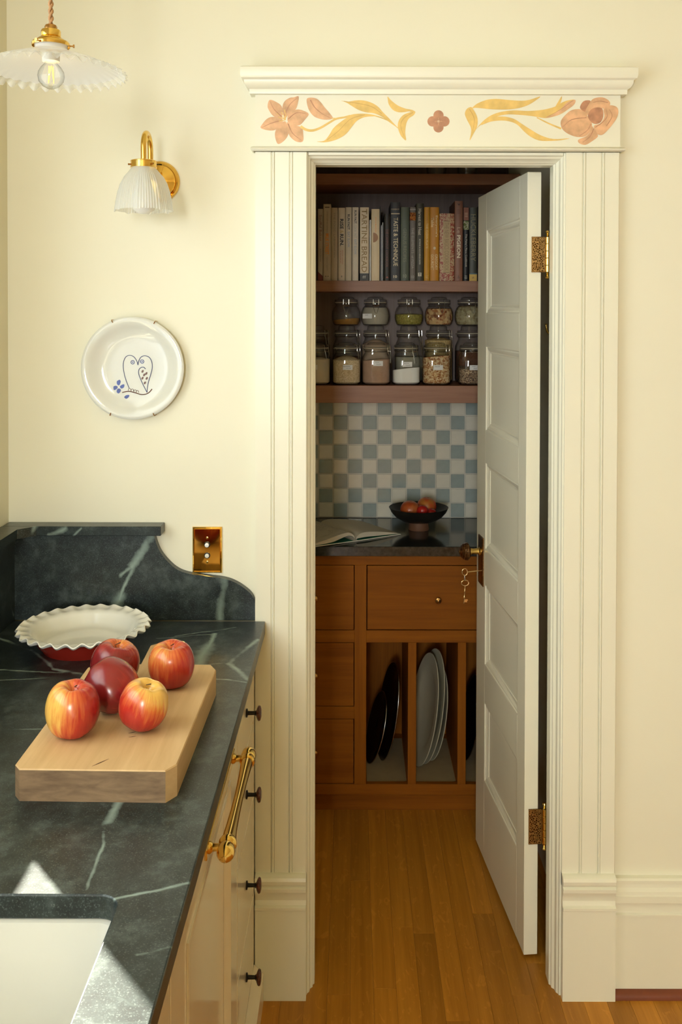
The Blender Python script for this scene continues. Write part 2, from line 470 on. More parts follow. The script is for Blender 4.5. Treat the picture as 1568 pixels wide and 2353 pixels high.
# pantry shell
struct(MB().box(PX0 - .1, PX0, PY, PB + .1, 0, 2.7).build('wall_pantry_left', M['wall']))
struct(MB().box(PX1, PX1 + .1, PY, PB + .1, 0, 2.7).build('wall_pantry_right', M['wall']))
struct(MB().box(PX0 - .1, PX1 + .1, PY, PB + .1, 2.62, 2.7).build('ceiling_pantry', M['wall']))
pback = struct(MB().box(PX0, PX1, PB, PB + .1, 0, 2.62).build('wall_pantry_back', M['grout']))
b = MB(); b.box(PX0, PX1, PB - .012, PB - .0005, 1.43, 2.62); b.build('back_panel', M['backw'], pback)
tw = MB().box(-.02525, .02525, -.006, 0, -.02525, .02525, .0012, 2).build('tile', M['tile_w'], pback, 15)
tme_w = tw.data; tme_b = tme_w.copy(); tme_b.materials[0] = M['tile_b']
first = True
for r in range(8):
    for c in range(-3, 13):
        x = -.1281 + .0557 * c + .02525; z = .917 + .0556 * r + .02525
        if x - .025 < PX0 or x + .025 > PX1: continue
        blue = (c + r) % 2 == 1
        if first and not blue: o = tw; first = False
        else: o = place('tile', tme_b if blue else tme_w, pback)
        o.location = (x, PB + .001, z)
        o.rotation_euler = (rnd.uniform(-.012, .012), 0, rnd.uniform(-.012, .012))

# floor: oak strips
fl = struct(MB().box(-0.953, 4.1, -6.62, PB + .1, -.06, -.0152).build('floor', M['dark']))
pw = 0.0573
k0 = int(math.floor((-0.85 - .111) / pw))
for k in range(k0, 80):
    xa = .111 + k * pw; xb = xa + pw
    if xb < -0.36 or xa > 4.0: continue
    xb = min(xb, 4.0)
    y1 = PB if (xa > PX0 - .03 and xb < PX1 + .05) else 0.0
    y = y1; i = 0
    while y > -6.5:
        ln = rnd.uniform(.7, 1.7) if i else rnd.uniform(.55, 1.5)
        ya = y - ln
        if ya < -3.0 or xa > 2.4: ya = -6.5        # far from the camera: one long board per course
        MB().box(xa + .0001, xb - .0001, ya + .0001, y - .0001, -.015, 0, .0005).build('floor_plank', M['oak'], fl, 0)
        y = ya; i += 1

# ------------------------------------------------------------------ door surround
SL, SR, HT = -.0945, .4965, 2.059                  # stop faces and head
tr = struct(empty('trim_1'))
def casing(x0, x1, name):
    # flat board with two fine beads; profile in x-y swept up
    w_ = x1 - x0; yf = -.025
    def X(f): return x0 + f * w_
    prof = [(x0, 0), (x0, yf)]
    for f in (.30, .65):
        prof += [(X(f), yf), (X(f) + .001, yf + .004), (X(f) + .003, yf + .004), (X(f) + .0045, yf - .0015), (X(f) + .0075, yf - .0015), (X(f) + .009, yf + .002), (X(f) + .010, yf)]
    prof += [(x1 - .002, yf), (x1, yf + .002), (x1, 0)]
    MB().prism(prof, 'z', .28, 2.083).build(name, M['trim'], tr, 30)
casing(-.2395, -.113, 'casing')
casing(.518, .6490, 'casing')
def jamb(sgn, xs, g):
    P = [(0, .061), (0, .022), (.004, .018), (.004, .010), (.010, .004), (.012, -.008), (.016, -.012), (.0175, -.018), (g, -.018), (g, .0), (.034, .0), (.034, .109), (.015, .109), (.015, .061)]
    MB().prism([(xs + sgn * a, y) for a, y in P], 'z', 0, 2.083).build('jamb', M['trim'], tr, 30)
jamb(-1, SL, .0184); jamb(1, SR, .0214)
P = [(.061, 0), (.022, 0), (.018, .003), (.010, .003), (.004, .008), (-.008, .011), (-.012, .016), (-.018, .018), (-.018, .0245), (0, .0245), (.109, .0245), (.109, .015), (.061, .015)]
MB().prism([(y, HT + z) for y, z in P], 'x', SL - .016, SR + .016).build('head_jamb', M['trim'], tr, 30)
def rectloft(x0, x1, yb, prof):
    return MB().loft([[(x0 - o, 0.001, z), (x1 + o, 0.001, z), (x1 + o, -yb - o, z), (x0 - o, -yb - o, z)] for o, z in prof])
PL = [(.000, .0), (.000, .224), (.0035, .2265), (.0035, .2325), (-.004, .236), (-.007, .246), (-.005, .258), (.002, .270), (.002, .275), (.0045, .2765), (.0045, .280), (-.002, .283), (.003, .290), (.004, .298), (.001, .305), (-.006, .309), (-.012, .310)]
for x0, x1 in ((-.2385, -.113), (.518, .648)):
    MB().prism([(.001, 0)] + [(-.040 - o, z) for o, z in PL] + [(.001, .310)], 'x', x0, x1).build('plinth_block', M['trim'], tr, 25)
rectloft(-.2395, .649, .026, [(0, 2.095), (.005, 2.084), (.009, 2.085), (.0115, 2.089), (.009, 2.094), (.005, 2.0955)]).build('astragal', M['trim'], tr, 50)
frieze = rectloft(-.2395, .649, .027, [(0, 2.094), (0, 2.224)]).build('frieze', M['trim'], tr)
rectloft(-.2395, .649, .028, [(.012, 2.221), (.013, 2.229), (.013, 2.232), (.019, 2.236), (.024, 2.244), (.025, 2.252), (.031, 2.256), (.033, 2.262), (.033, 2.281), (.028, 2.284), (.0, 2.286)]).build('cornice', M['trim'], tr, 25)
# right-hand baseboard
bb = struct(empty('baseboard_right'))
BP = [(0, .0), (-.020, .0), (-.020, .198), (-.0225, .199), (-.0225, .204), (-.017, .207), (-.016, .214), (-.016, .234), (-.026, .236), (-.026, .2525), (-.0235, .254), (-.0225, .262), (-.017, .270), (-.0155, .279), (-.018, .280), (-.018, .287), (-.014, .291), (0, .2915)]
MB().prism(BP, 'x', .6485, 4.0).build('board', M['trim'], bb, 25)
MB().prism([(-.0205, 0), (-.037, 0), (-.036, .008), (-.031, .015), (-.0205, .0185)], 'x', .6485, 4.0).build('shoe_moulding', M['shoe'], bb, 40)

# painted flowers on the frieze (flat paint a hair proud of the board)
FY = -.0272
pet = plain('petal_paint', (0.72, 0.42, 0.225), 0.5, var=0.20, scale=45)
pet2 = plain('petal_shade_paint', (0.52, 0.25, 0.135), 0.5, var=0.2, scale=60)
lef = plain('leaf_paint', (0.80, 0.54, 0.16), 0.5, var=0.14, scale=35)
lef2 = plain('leaf_rib_paint', (0.62, 0.37, 0.10), 0.5, var=0.1)
def FA(p): return (-.2787 + (p[0] / 3.336) * .001062, 2.3026 - (p[1] / 3.336) * .001043)
def FB_(p): return (.1985 + (p[0] / 3.136) * .001062, 2.3036 - (p[1] / 3.136) * .001043)
lay = [0]
def paint(name, pts, F, mat, smooth=True, parent=None):
    lay[0] += 1
    q = [F(p) for p in pts]
    if smooth: q = catmull(q, 4, True)
    y = FY - .00004 * (lay[0] % 12) - .0001
    return MB().prism(q, 'y', y - .0002, FY + .001).build(name, mat, parent or frieze, 0)
def stroke(name, pts, F, w0, w1, mat, parent=None):
    q = catmull([F(p) for p in pts], 5); n = len(q); Lf, Rt = [], []
    for i in range(n):
        a = Vector(q[max(0, i - 1)]); c = Vector(q[min(n - 1, i + 1)]); d = (c - a).normalized(); nn = Vector((-d.y, d.x))
        ww = (w0 + (w1 - w0) * i / (n - 1)) / 2
        Lf.append(tuple(Vector(q[i]) + nn * ww)); Rt.append(tuple(Vector(q[i]) - nn * ww))
    lay[0] += 1
    b = MB()
    y = FY - .0007 - .00004 * (lay[0] % 6)
    for i in range(n - 1):
        b.prism([Lf[i], Lf[i + 1], Rt[i + 1], Rt[i]], 'y', y, FY + .0008)
    return b.build(name, mat, parent or frieze, 0)
lily = [[(235, 300), (290, 320), (325, 350), (332, 400), (320, 448), (262, 425), (228, 380), (218, 345)],
        [(345, 440), (330, 370), (345, 315), (385, 285), (420, 280), (455, 273), (448, 330), (430, 375), (390, 395), (358, 440)],
        [(370, 460), (375, 410), (400, 385), (450, 374), (495, 385), (532, 410), (505, 450), (470, 490), (430, 500), (390, 490)],
        [(365, 475), (400, 495), (440, 500), (480, 515), (490, 560), (488, 620), (445, 625), (405, 600), (378, 560)],
        [(350, 465), (370, 510), (378, 560), (350, 610), (300, 642), (278, 600), (276, 550), (300, 500)],
        [(315, 440), (250, 432), (210, 450), (180, 485), (165, 517), (215, 535), (270, 535), (300, 510), (335, 465)]]
ribs = [[(325, 430), (265, 370), (237, 310)], [(345, 430), (385, 340), (448, 282)], [(375, 450), (440, 400), (522, 410)], [(375, 485), (410, 560), (480, 615)], [(352, 480), (320, 560), (302, 630)], [(325, 460), (250, 480), (175, 515)]]
stroke('stem', [(470, 505), (510, 530), (560, 537), (620, 517), (690, 475), (745, 445), (820, 432), (880, 415), (960, 411), (1030, 420), (1100, 442), (1160, 472), (1215, 517)], FA, .0066, .0015, lef)
stroke('stem', [(700, 440), (760, 442), (850, 420)], FA, .0015, .0035, lef)
for pts, rb in zip(lily, ribs):
    paint('petal', pts, FA, pet); stroke('petal_vein', rb, FA, .0026, .0006, pet2)
for e in ((288, 405), (345, 375), (305, 465), (300, 435), (322, 395)):
    stroke('stamen', [(355, 455), ((355 + e[0]) / 2 + 6, (455 + e[1]) / 2), e], FA, .0012, .0020, lef)
paint('bud', [(715, 442), (690, 400), (655, 360), (625, 320), (590, 290), (545, 282), (518, 292), (519, 330), (535, 380), (570, 425), (615, 445), (665, 453)], FA, pet)
stroke('petal_vein', [(545, 300), (580, 360), (640, 410), (700, 440)], FA, .003, .0006, pet2)
paint('leaf', [(595, 622), (650, 616), (690, 570), (720, 520), (770, 475), (830, 435), (900, 413), (980, 410), (1040, 424), (960, 432), (900, 462), (860, 510), (820, 560), (770, 595), (710, 618), (650, 628)], FA, lef)
stroke('leaf_vein', [(670, 612), (760, 540), (850, 450), (960, 415)], FA, .001, .0014, lef2)
paint('leaf', [(780, 305), (830, 313), (890, 303), (950, 303), (1010, 320), (1060, 350), (1100, 395), (1140, 435), (1180, 478), (1213, 515), (1190, 500), (1150, 472), (1090, 428), (1030, 402), (970, 395), (910, 375), (860, 345), (820, 320)], FA, lef)
stroke('leaf_vein', [(800, 309), (900, 325), (1010, 350), (1090, 405)], FA, .0008, .0012, lef2)
paint('leaf', [(1135, 272), (1160, 300), (1210, 340), (1270, 365), (1320, 375), (1345, 390), (1325, 398), (1300, 387), (1260, 393), (1215, 393), (1175, 375), (1145, 335), (1137, 300)], FA, lef)
paint('leaf', [(1345, 388), (1335, 415), (1300, 440), (1280, 475), (1272, 520), (1270, 560), (1276, 612), (1240, 580), (1218, 530), (1213, 490), (1225, 450), (1255, 415), (1300, 396)], FA, lef)
stroke('leaf_vein', [(1330, 395), (1260, 440), (1235, 500), (1262, 580)], FA, .0012, .0006, lef2)
cx, cz = FA((1524, 464))
for dx, dz in ((0, 1), (1, 0), (0, -1), (-1, 0)):
    lay[0] += 1
    b = MB(); c = (cx + dx * .0145, cz + dz * .0145)
    b.prism([(c[0] + .0125 * math.cos(a * PI / 9), c[1] + .0125 * math.sin(a * PI / 9)) for a in range(18)], 'y', FY - .0004 - .00004 * (lay[0] % 4), FY + .001)
    b.build('petal', pet2, frieze, 0)
stroke('petal_vein', [(1495, 464), (1553, 464)], FA, .0012, .0012, pet)
stroke('petal_vein', [(1524, 435), (1524, 493)], FA, .0012, .0012, pet)
paint('leaf', [(262, 345), (300, 310), (370, 282), (440, 275), (520, 282), (620, 288), (680, 280), (755, 256), (700, 300), (640, 330), (560, 348), (480, 352), (400, 350), (330, 343), (285, 340)], FB_, lef)
stroke('leaf_vein', [(300, 325), (420, 305), (560, 315), (680, 290)], FB_, .0014, .0006, lef2)
paint('leaf', [(265, 340), (295, 390), (305, 430), (300, 480), (275, 530), (248, 578), (258, 520), (255, 480), (230, 430), (213, 385), (225, 350), (250, 335)], FB_, lef)
stroke('leaf_vein', [(245, 350), (280, 420), (270, 510)], FB_, .0014, .0006, lef2)
paint('leaf', [(290, 500), (340, 440), (400, 395), (470, 370), (560, 358), (660, 362), (760, 355), (830, 340), (870, 325), (910, 300), (950, 285), (1000, 280), (1000, 310), (960, 345), (900, 385), (830, 408), (780, 413), (700, 400), (600, 390), (510, 388), (440, 405), (370, 440), (320, 470)], FB_, lef)
paint('bud', [(1003, 280), (1000, 310), (960, 345), (880, 392), (790, 412), (850, 385), (905, 345), (945, 300)], FB_, pet)
stroke('leaf_vein', [(800, 408), (900, 350), (990, 285)], FB_, .0006, .001, pet2)
paint('leaf', [(865, 328), (885, 290), (908, 254), (905, 285), (890, 318)], FB_, lef)
paint('leaf', [(330, 465), (400, 413), (480, 403), (560, 418), (620, 455), (690, 500), (760, 540), (850, 566), (965, 561), (900, 575), (820, 580), (750, 577), (690, 552), (640, 512), (590, 462), (540, 440), (480, 432), (400, 440)], FB_, lef)
stroke('stem', [(730, 410), (820, 455), (905, 490)], FB_, .002, .0045, lef)
rose = [([(1040, 330), (1065, 290), (1110, 285), (1115, 310), (1100, 350), (1080, 368), (1050, 352)], pet2),
        ([(1110, 300), (1140, 270), (1200, 262), (1245, 285), (1255, 315), (1220, 345), (1170, 335), (1120, 350), (1090, 395), (1078, 362)], pet),
        ([(1210, 345), (1250, 320), (1300, 330), (1315, 365), (1305, 410), (1280, 450), (1240, 500), (1200, 535), (1160, 525), (1140, 470), (1185, 452), (1215, 405)], pet),
        ([(1125, 470), (1150, 510), (1170, 545), (1130, 580), (1080, 608), (1035, 595), (1030, 570), (1080, 548), (1112, 515)], pet),
        ([(905, 430), (935, 390), (980, 355), (1040, 348), (1080, 368), (1100, 410), (1125, 450), (1120, 500), (1080, 545), (1020, 550), (960, 530), (920, 500), (903, 465)], pet),
        ([(1097, 390), (1120, 345), (1160, 330), (1200, 345), (1207, 400), (1187, 445), (1145, 455), (1110, 430)], pet2)]
for pts, mt in rose: paint('petal', pts, FB_, mt)
for s_ in ([(915, 480), (980, 425), (1085, 410)], [(1035, 545), (1095, 500), (1118, 455)], [(1225, 345), (1235, 400), (1200, 445), (1150, 480)], [(1060, 590), (1110, 550), (1140, 490)], [(1130, 300), (1180, 290), (1240, 300)], [(1250, 350), (1270, 400), (1230, 470)]):
    stroke('petal_vein', s_, FB_, .0008, .0022, pet2)

# ------------------------------------------------------------------ the door, standing open into the pantry
door = struct(empty('door_1', (.4504, .1167, 0), math.radians(95.72)))
DW, DT, Z0, Z1 = .558, .0365, .010, 2.057
U0, U1 = .075, .448
pz = [(.252, .497), (.612, .861), (.968, 1.236), (1.332, 1.592), (1.690, 1.947)]
def dbox(name, u0, u1, z0, z1, parent=door, bev=.0012):
    return MB().box(u0, u1, -DT, 0, z0, z1, bev).build(name, M['doorp'], parent, 30)
dbox('stile', 0, U0, Z0, Z1); dbox('stile', U1, DW, Z0, Z1)
zs = [Z0] + [z for p in pz for z in p] + [Z1]
for i in range(0, len(zs), 2): dbox('rail', U0, U1, zs[i], zs[i + 1], bev=.0003)
for (a, c) in pz:
    pn = MB().box(U0, U1, -DT + .012, -.012, a, c).build('panel', M['doorp'], door)
    for s_, y0 in ((1, 0.0), (-1, -DT)):
        prof = [(0, -.0002), (.0025, -.0006), (.0045, -.0035), (.0085, -.0030), (.013, -.0050), (.019, -.0085), (.0215, -.0088), (.0235, -.0108), (.029, -.0119)]
        MB().loft([[(U0 + o, y0 + s_ * h, a + o), (U1 - o, y0 + s_ * h, a + o), (U1 - o, y0 + s_ * h, c - o), (U0 + o, y0 + s_ * h, c - o)] for o, h in prof], True, False, False).build('panel_moulding', M['doorp'], pn, 25)
# hinges: leaf on the door edge, barrel by the jamb
hm, ht_, hb = nt('pierced_hinge_brass')
P_ = coords(ht_)
vo = N(ht_, 'TexVoronoi', Scale=210.0, _feature='DISTANCE_TO_EDGE'); L(ht_, P_, vo.inputs['Vector'])
rr = ramp(ht_, vo.outputs['Distance'], [(0.06, (0.72, 0.44, 0.17)), (0.14, (0.10, 0.045, 0.012))])
L(ht_, rr.outputs[0], hb.inputs['Base Color']); hb.inputs['Metallic'].default_value = 1.0; hb.inputs['Roughness'].default_value = 0.3
bump(ht_, hb, vo.outputs['Distance'], 0.6, 0.001)
for zc in (1.8435, .350):
    h = empty('hinge', (0, 0, zc), 0, door)
    lf = MB()
    lf.box(-.0035, -.0005, -.046, -.0105, -.046, .046, .0006).build('hinge_leaf', hm, h, 0)
    bd = MB()
    for u0, u1, a, c in ((-.046, -.0105, .0435, .046), (-.046, -.0105, -.046, -.0435), (-.0125, -.0105, -.046, .046), (-.046, -.0435, -.046, .046)):
        bd.box(-.0045, -.0005, u0, u1, a, c, .0004)
    bd.build('hinge_border', M['brassd'], h, 0)
    br = MB()
    for k in range(5):
        br.lathe([(.0052, -.046 + k * .0184 + .0005), (.0058, -.046 + k * .0184 + .001), (.0058, -.046 + k * .0184 + .0174), (.0052, -.046 + k * .0184 + .0179)], 14, (-.004, -.0525, 0))
    for sg in (1, -1):
        br.lathe([(.003, sg * .046), (.0055, sg * .0475), (.003, sg * .0495), (.0035, sg * .0505), (.0045, sg * .052), (.0030, sg * .0535), (.004, sg * .0545), (.0058, sg * .058), (.0045, sg * .0615), (.0, sg * .0635)], 14, (-.004, -.0525, 0))
    br.build('hinge_barrel', M['brass'], h, 40)
    sw = MB()
    for u, z in ((-.028, .032), (-.038, 0), (-.028, -.032)):
        sw.lathe([(0, 0), (.004, 0), (.0035, .0012), (0, .0018)], 12, (0, 0, 0), Matrix.Translation((-.0035, u, z)) @ Matrix.Rotation(-PI / 2, 4, 'Y'))
    sw.build('hinge_screw', M['brassd'], h, 40)
# lock plate and knob
pl = MB(); pl.loft([[(.493 - a, y, z0), (.493 + a, y, z0), (.493 + a, y, z1), (.493 - a, y, z1)] for a, y, z0, z1 in ((.030, 0, .848, .998), (.030, .003, .848, .998), (.027, .0045, .851, .995), (.025, .0035, .853, .993), (.022, .0045, .856, .990))])
plate = pl.build('lock_plate', M['bronze'], door, 25)
MK = Matrix.Translation((.487, 0, .953)) @ Matrix.Rotation(-PI / 2, 4, 'X')
MB().lathe([(.0, .003), (.013, .004), (.013, .008), (.0095, .011), (.0085, .030), (.0105, .034), (.0105, .037), (.0075, .039)], 20, (0, 0, 0), MK).build('knob_shank', M['brass'], plate, 30)
kn = MB().lathe([(.006, .036), (.014, .038), (.022, .041), (.0268, .045), (.0275, .049), (.0262, .051), (.0268, .053), (.024, .057), (.0245, .059), (.019, .063), (.0195, .065), (.012, .068), (.0125, .0695), (.006, .071), (0, .0715)], 28, (0, 0, 0), MK).build('door_knob', M['bronze'], door, 30)
MB().lathe([(.0, .0735), (.004, .073), (.0055, .0705), (.004, .069)], 16, (0, 0, 0), MK).build('knob_centre', M['brassd'], kn, 40)

def ring_pts(c, a, b_, ax, ay, n=20):
    c = Vector(c); ax = Vector(ax).normalized(); ay = Vector(ay).normalized()
    return [tuple(c + ax * a * math.cos(2 * PI * i / n) + ay * b_ * math.sin(2 * PI * i / n)) for i in range(n)]
DM = Matrix.Translation((.4504, .1167, 0)) @ Matrix.Rotation(math.radians(95.72), 4, 'Z')
def DP(u, y, z): return DM @ Vector((u, y, z))
# key in the lock
ks = DP(.487, .0, .892); ke = DP(.487, .046, .889)
kr = tag(empty('skeleton_key', ks), 'slender brass key pushed into the door lock below the knob', 'key', 'old keys hanging at the pantry door')
def loc(p): return tuple(Vector(p) - ks)
MB().tube([loc(DP(.487, .005, .892)), loc(DP(.487, .030, .8905)), loc(ke)], .0016, 8).build('shaft', M['key'], kr)
yd = (DP(0, 1, 0) - DP(0, 0, 0)); 
bowc = ke + yd * .0085
MB().tube([loc(p) for p in ring_pts(bowc, .0085, .0105, yd, (0, 0, 1))], .0016, 8, True).build('bow', M['key'], kr)
rc = bowc + Vector((0, 0, -.0175))
lk = MB().tube([loc(p) for p in ring_pts(rc, .0040, .0095, (0.3, 1, 0), (0, 0, 1))], .0010, 8, True).build('split_ring', M['soft'], kr)
b2 = rc + Vector((.001, 0, -.0165))
k2 = tag(empty('skeleton_key', b2), 'brass key hanging loose from the ring of the key in the lock', 'key', 'old keys hanging at the pantry door')
def loc2(p): return tuple(Vector(p) - b2)
MB().tube([loc2(p) for p in ring_pts(b2, .0115, .0085, yd, (0, 0, 1))], .0016, 8, True).build('bow', M['key'], k2)
e2 = b2 + Vector((-.0035, 0, -.063)); s2 = b2 + Vector((0, 0, -.0085))
MB().tube([loc2(s2), loc2(s2.lerp(e2, .32)), loc2(s2.lerp(e2, .34)), loc2(s2.lerp(e2, .37)), loc2(s2.lerp(e2, .66)), loc2(s2.lerp(e2, .68)), loc2(s2.lerp(e2, .71)), loc2(e2)], [.0018, .0018, .0026, .0017, .0017, .0024, .0016, .0016], 8).build('shaft', M['key'], k2)
q = s2.lerp(e2, .86)
b = MB(); b.box(.0005, .0095, -.0012, .0012, -.0045, .0045); b.box(.0095, .012, -.0012, .0012, .0005, .0045)
b.build('bit', M['key'], k2, 0, loc=tuple(q - b2))

# ------------------------------------------------------------------ kitchen counter run
CZ, CT, CXF = .935, .032, -.2145
veins = [((-.4905, -.022, 1.1474), (-.5452, -.022, 1.0638), .010, .75), ((-.545, -.022, 1.064), (-.5725, -.022, 1.0445), .005, .6), ((-.5425, -.022, 1.0638), (-.575, -.022, .985), .0045, .7),
         ((-.570, -.022, .995), (-.590, -.022, .96), .012, .55), ((-.315, -.022, 1.031), (-.327, -.022, .932), .009, .5),
         ((-.8183, -.156, CZ), (-.7148, -.2326, CZ), .005, .8), ((-.7148, -.2326, CZ), (-.6493, -.3146, CZ), .0035, .5), ((-.6493, -.3146, CZ), (-.632, -.3457, CZ), .005, .8),
         ((-.632, -.3457, CZ), (-.52, -.40, CZ), .006, .85), ((-.78, -.352, CZ), (-.53, -.375, CZ), .0035, .9), ((-.76, -.42, CZ), (-.56, -.388, CZ), .0025, .7),
         ((-.3288, -.1224, CZ), (-.330, -.22, CZ), .006, .6), ((-.331, -.20, CZ), (-.336, -.34, CZ), .017, .45), ((-.2199, -.1649, CZ), (-.2673, -.3071, CZ), .006, .6),
         ((-.34, -.325, CZ), (-.262, -.3071, CZ), .003, .8), ((-.27, -.315, CZ), (-.2177, -.4079, CZ), .007, .6), ((-.29, -.4034, CZ), (-.210, -.4251, CZ), .003, .7),
         ((-.64, -.6435, CZ), (-.54, -.6431, CZ), .0025, .4), ((-.3598, -.87, CZ), (-.3593, -.9632, CZ), .007, .55), ((-.3593, -.9632, CZ), (-.3458, -1.13, CZ), .0025, .5),
         ((-.2989, -1.1478, CZ), (-.210, -1.1125, CZ), .003, .6), ((-.2814, -1.2021, CZ), (-.210, -1.1843, CZ), .0025, .5), ((-.2493, -1.2581, CZ), (-.21, -1.2437, CZ), .002, .4),
         ((-.41, -.1354, CZ), (-.28, -.0771, CZ), .003, .6), ((-.45, -.150, CZ), (-.33, -.128, CZ), .0025, .5), ((-.72, -.10, CZ), (-.80, -.06, CZ), .003, .5),
         ((-.835, -.12, 1.08), (-.835, -.03, .95), .003, .55)]
M['soap'] = soapstone('soapstone', veins)
M['soapl'] = soapstone('soapstone_ledge', [((-.79, -.05, 1.145), (-.77, -.05, 1.175), .006, .5), ((-.74, -.05, 1.15), (-.70, -.05, 1.17), .006, .5), ((-.68, -.05, 1.15), (-.66, -.05, 1.17), .003, .4)], 0.28)
SX0, SX1, SY0, SY1 = -.735, -.300, -1.97, -1.142      # sink cut-out
hole = rrect(SX0, SX1, SY0, SY1, .028, 6)              # starts at right-far corner, counter-clockwise
mid = (SX0 + SX1) / 2
right = [p for p in hole if p[0] > mid]; left = [p for p in hole if p[0] <= mid]
YN, YF = -2.75, -.0300
b = MB()
rf = sorted([p for p in right if p[1] > -1.5], key=lambda p: math.atan2(p[1] - (SY1 - .028), p[0] - (SX1 - .028)), reverse=True)
rn = sorted([p for p in right if p[1] <= -1.5], key=lambda p: math.atan2(p[1] - (SY0 + .028), p[0] - (SX1 - .028)), reverse=True)
lf_ = sorted([p for p in left if p[1] > -1.5], key=lambda p: math.atan2(p[1] - (SY1 - .028), p[0] - (SX0 + .028)))
ln_ = sorted([p for p in left if p[1] <= -1.5], key=lambda p: math.atan2(p[1] - (SY0 + .028), p[0] - (SX0 + .028)) % (2 * PI))
polyR = [(mid, YN), (CXF, YN), (CXF, YF), (mid, YF), (mid, SY1)] + rf + rn + [(mid, SY0)]
polyL = [(mid, SY0)] + ln_[::-1] + lf_[::-1] + [(mid, SY1), (mid, YF), (WX + .0005, YF), (WX + .0005, YN), (mid, YN)]
for poly in (polyR, polyL):
    n = len(poly)
    vs = [(p[0], p[1], CZ) for p in poly] + [(p[0], p[1], CZ - CT) for p in poly]
    fs = [tuple(range(n)), tuple(range(2 * n - 1, n - 1, -1))]
    for i in range(n):
        j = (i + 1) % n
        if abs(poly[i][0] - mid) < 1e-6 and abs(poly[j][0] - mid) < 1e-6: continue
        fs.append((i, n + i, n + j, j))
    b.add(vs, fs)
ct = b.build('countertop', M['soap'], None, 30)
bv = ct.modifiers.new('arris', 'BEVEL'); bv.width = .0022; bv.segments = 2; bv.limit_method = 'ANGLE'; bv.angle_limit = math.radians(50)
tag(ct, 'dark green-black soapstone worktop with pale veins and the sink cut-out', 'countertop')

# backsplash on the door wall with its ogee end, ledge on top
og = [(-.4894, 1.1492), (-.4829, 1.1251), (-.472, 1.1011), (-.4524, 1.077), (-.4306, 1.0595), (-.4044, 1.0499), (-.3652, 1.0443), (-.3171, 1.0378), (-.2866, 1.0269), (-.2604, 1.0094), (-.2451, .9919), (-.2364, .9634), (-.2335, CZ)]
bs = empty('backsplash', (0, 0, 0))
poly = [(WX + .001, CZ), (WX + .001, 1.1492)] + catmull(og, 4)
sp = MB().prism(poly, 'y', -.0005, -.022).build('splash_panel', M['soap'], bs, 30)
MB().box(WX + .001, -.466, -.050, -.0005, 1.1492, 1.172, .0012).build('ledge', M['soapl'], bs, 30)
tag(bs, 'soapstone backsplash on the door wall ending in a curved step beside the switch', 'backsplash')
bs2 = empty('backsplash')
MB().box(WX + .0005, WX + .022, -2.75, -.0225, CZ, 1.1492).build('splash_panel', M['soap'], bs2, 0)
MB().prism([(WX + .0005, -.0505), (WX + .085, -.0505), (WX + .05, -.085), (WX + .05, -2.75), (WX + .0005, -2.75)], 'z', 1.1492, 1.172).build('ledge', M['soapl'], bs2, 30)
tag(bs2, 'soapstone backsplash with ledge running along the left wall under the window', 'backsplash')

# sink
sk = empty('sink', ((SX0 + SX1) / 2, (SY0 + SY1) / 2, .69))
hx, hy = (SX1 - SX0) / 2, (SY1 - SY0) / 2
rings = []
for o, z, r in ((.022, .2125, .05), (.0, .2125, .028), (-.004, .2105, .026), (-.008, .190, .026), (-.014, .06, .03), (-.022, .03, .04), (-.045, .012, .05), (-.09, .008, .05)):
    rings.append([(x, y, z) for x, y in rrect(-hx - o, hx + o, -hy - o, hy + o, r, 6)])
outer = [[(x, y, z) for x, y in rrect(-hx - .022, hx + .022, -hy - .022, hy + .022, .05, 6)] for z in (.2125, .0)]
b = MB(); b.loft(rings, True, False, True); b.loft(outer, True, False, True)
b.build('basin', M['sink'], sk, 50)
MB().lathe([(0, .0095), (.03, .0095), (.042, .0125), (.045, .009)], 24).build('drain', M['steel'], sk)
tag(sk, 'white undermount fireclay sink let into the dark worktop', 'sink')

# base cabinets under the counter (faces look towards +x)
FX = -.240
def knob_on(parent, y, z):
    Mx = Matrix.Translation((0, y, z)) @ Matrix.Rotation(PI / 2, 4, 'Y')
    MB().lathe([(0, 0), (.0095, 0), (.0095, .003), (.0045, .0045), (.0042, .020), (.006, .022), (.0075, .024)], 18, (0, 0, 0), Mx).build('knob_post', M['iron'], parent, 30)
    MB().lathe([(0, .0225), (.009, .0235), (.0155, .0265), (.0172, .0295), (.0155, .0325), (.009, .0345), (.005, .034), (0, .0345)], 24, (0, 0, 0), Mx).build('knob', M['knobwood'], parent, 50)
dc = empty('base_cabinet', (FX, -.21, 0))
y0, y1 = -.385, -.042
b = MB(); b.box(-.58, -.022, y0 + .21, y1 + .21, .0, CZ - CT); b.build('carcass', M['cab'], dc, 0)
b = MB(); b.box(-.0221, -.0, y1 + .21 - .022, y1 + .21, .10, CZ - CT, .0005); b.build('face_stile', M['cab'], dc, 0)
dz = [(.705, .895), (.524, .699), (.284, .518), (.098, .278)]
kz = [.787, .601, .394, .183]
for (a, c), k in zip(dz, kz):
    d = MB().box(-.020, 0, y0 + .21 + .003, y1 + .21 - .025, a, c, .0015).build('drawer', M['cab'], dc, 30)
    knob_on(d, -.008, k)
MB().prism([(-.022, 0), (.023, 0), (.023, .068), (.0, .092), (-.022, .092)], 'y', y0 + .21, y1 + .21).build('base_plinth', M['cab'], dc, 30)
tag(dc, 'cream narrow drawer cabinet with four dark knobs next to the door casing', 'cabinet')

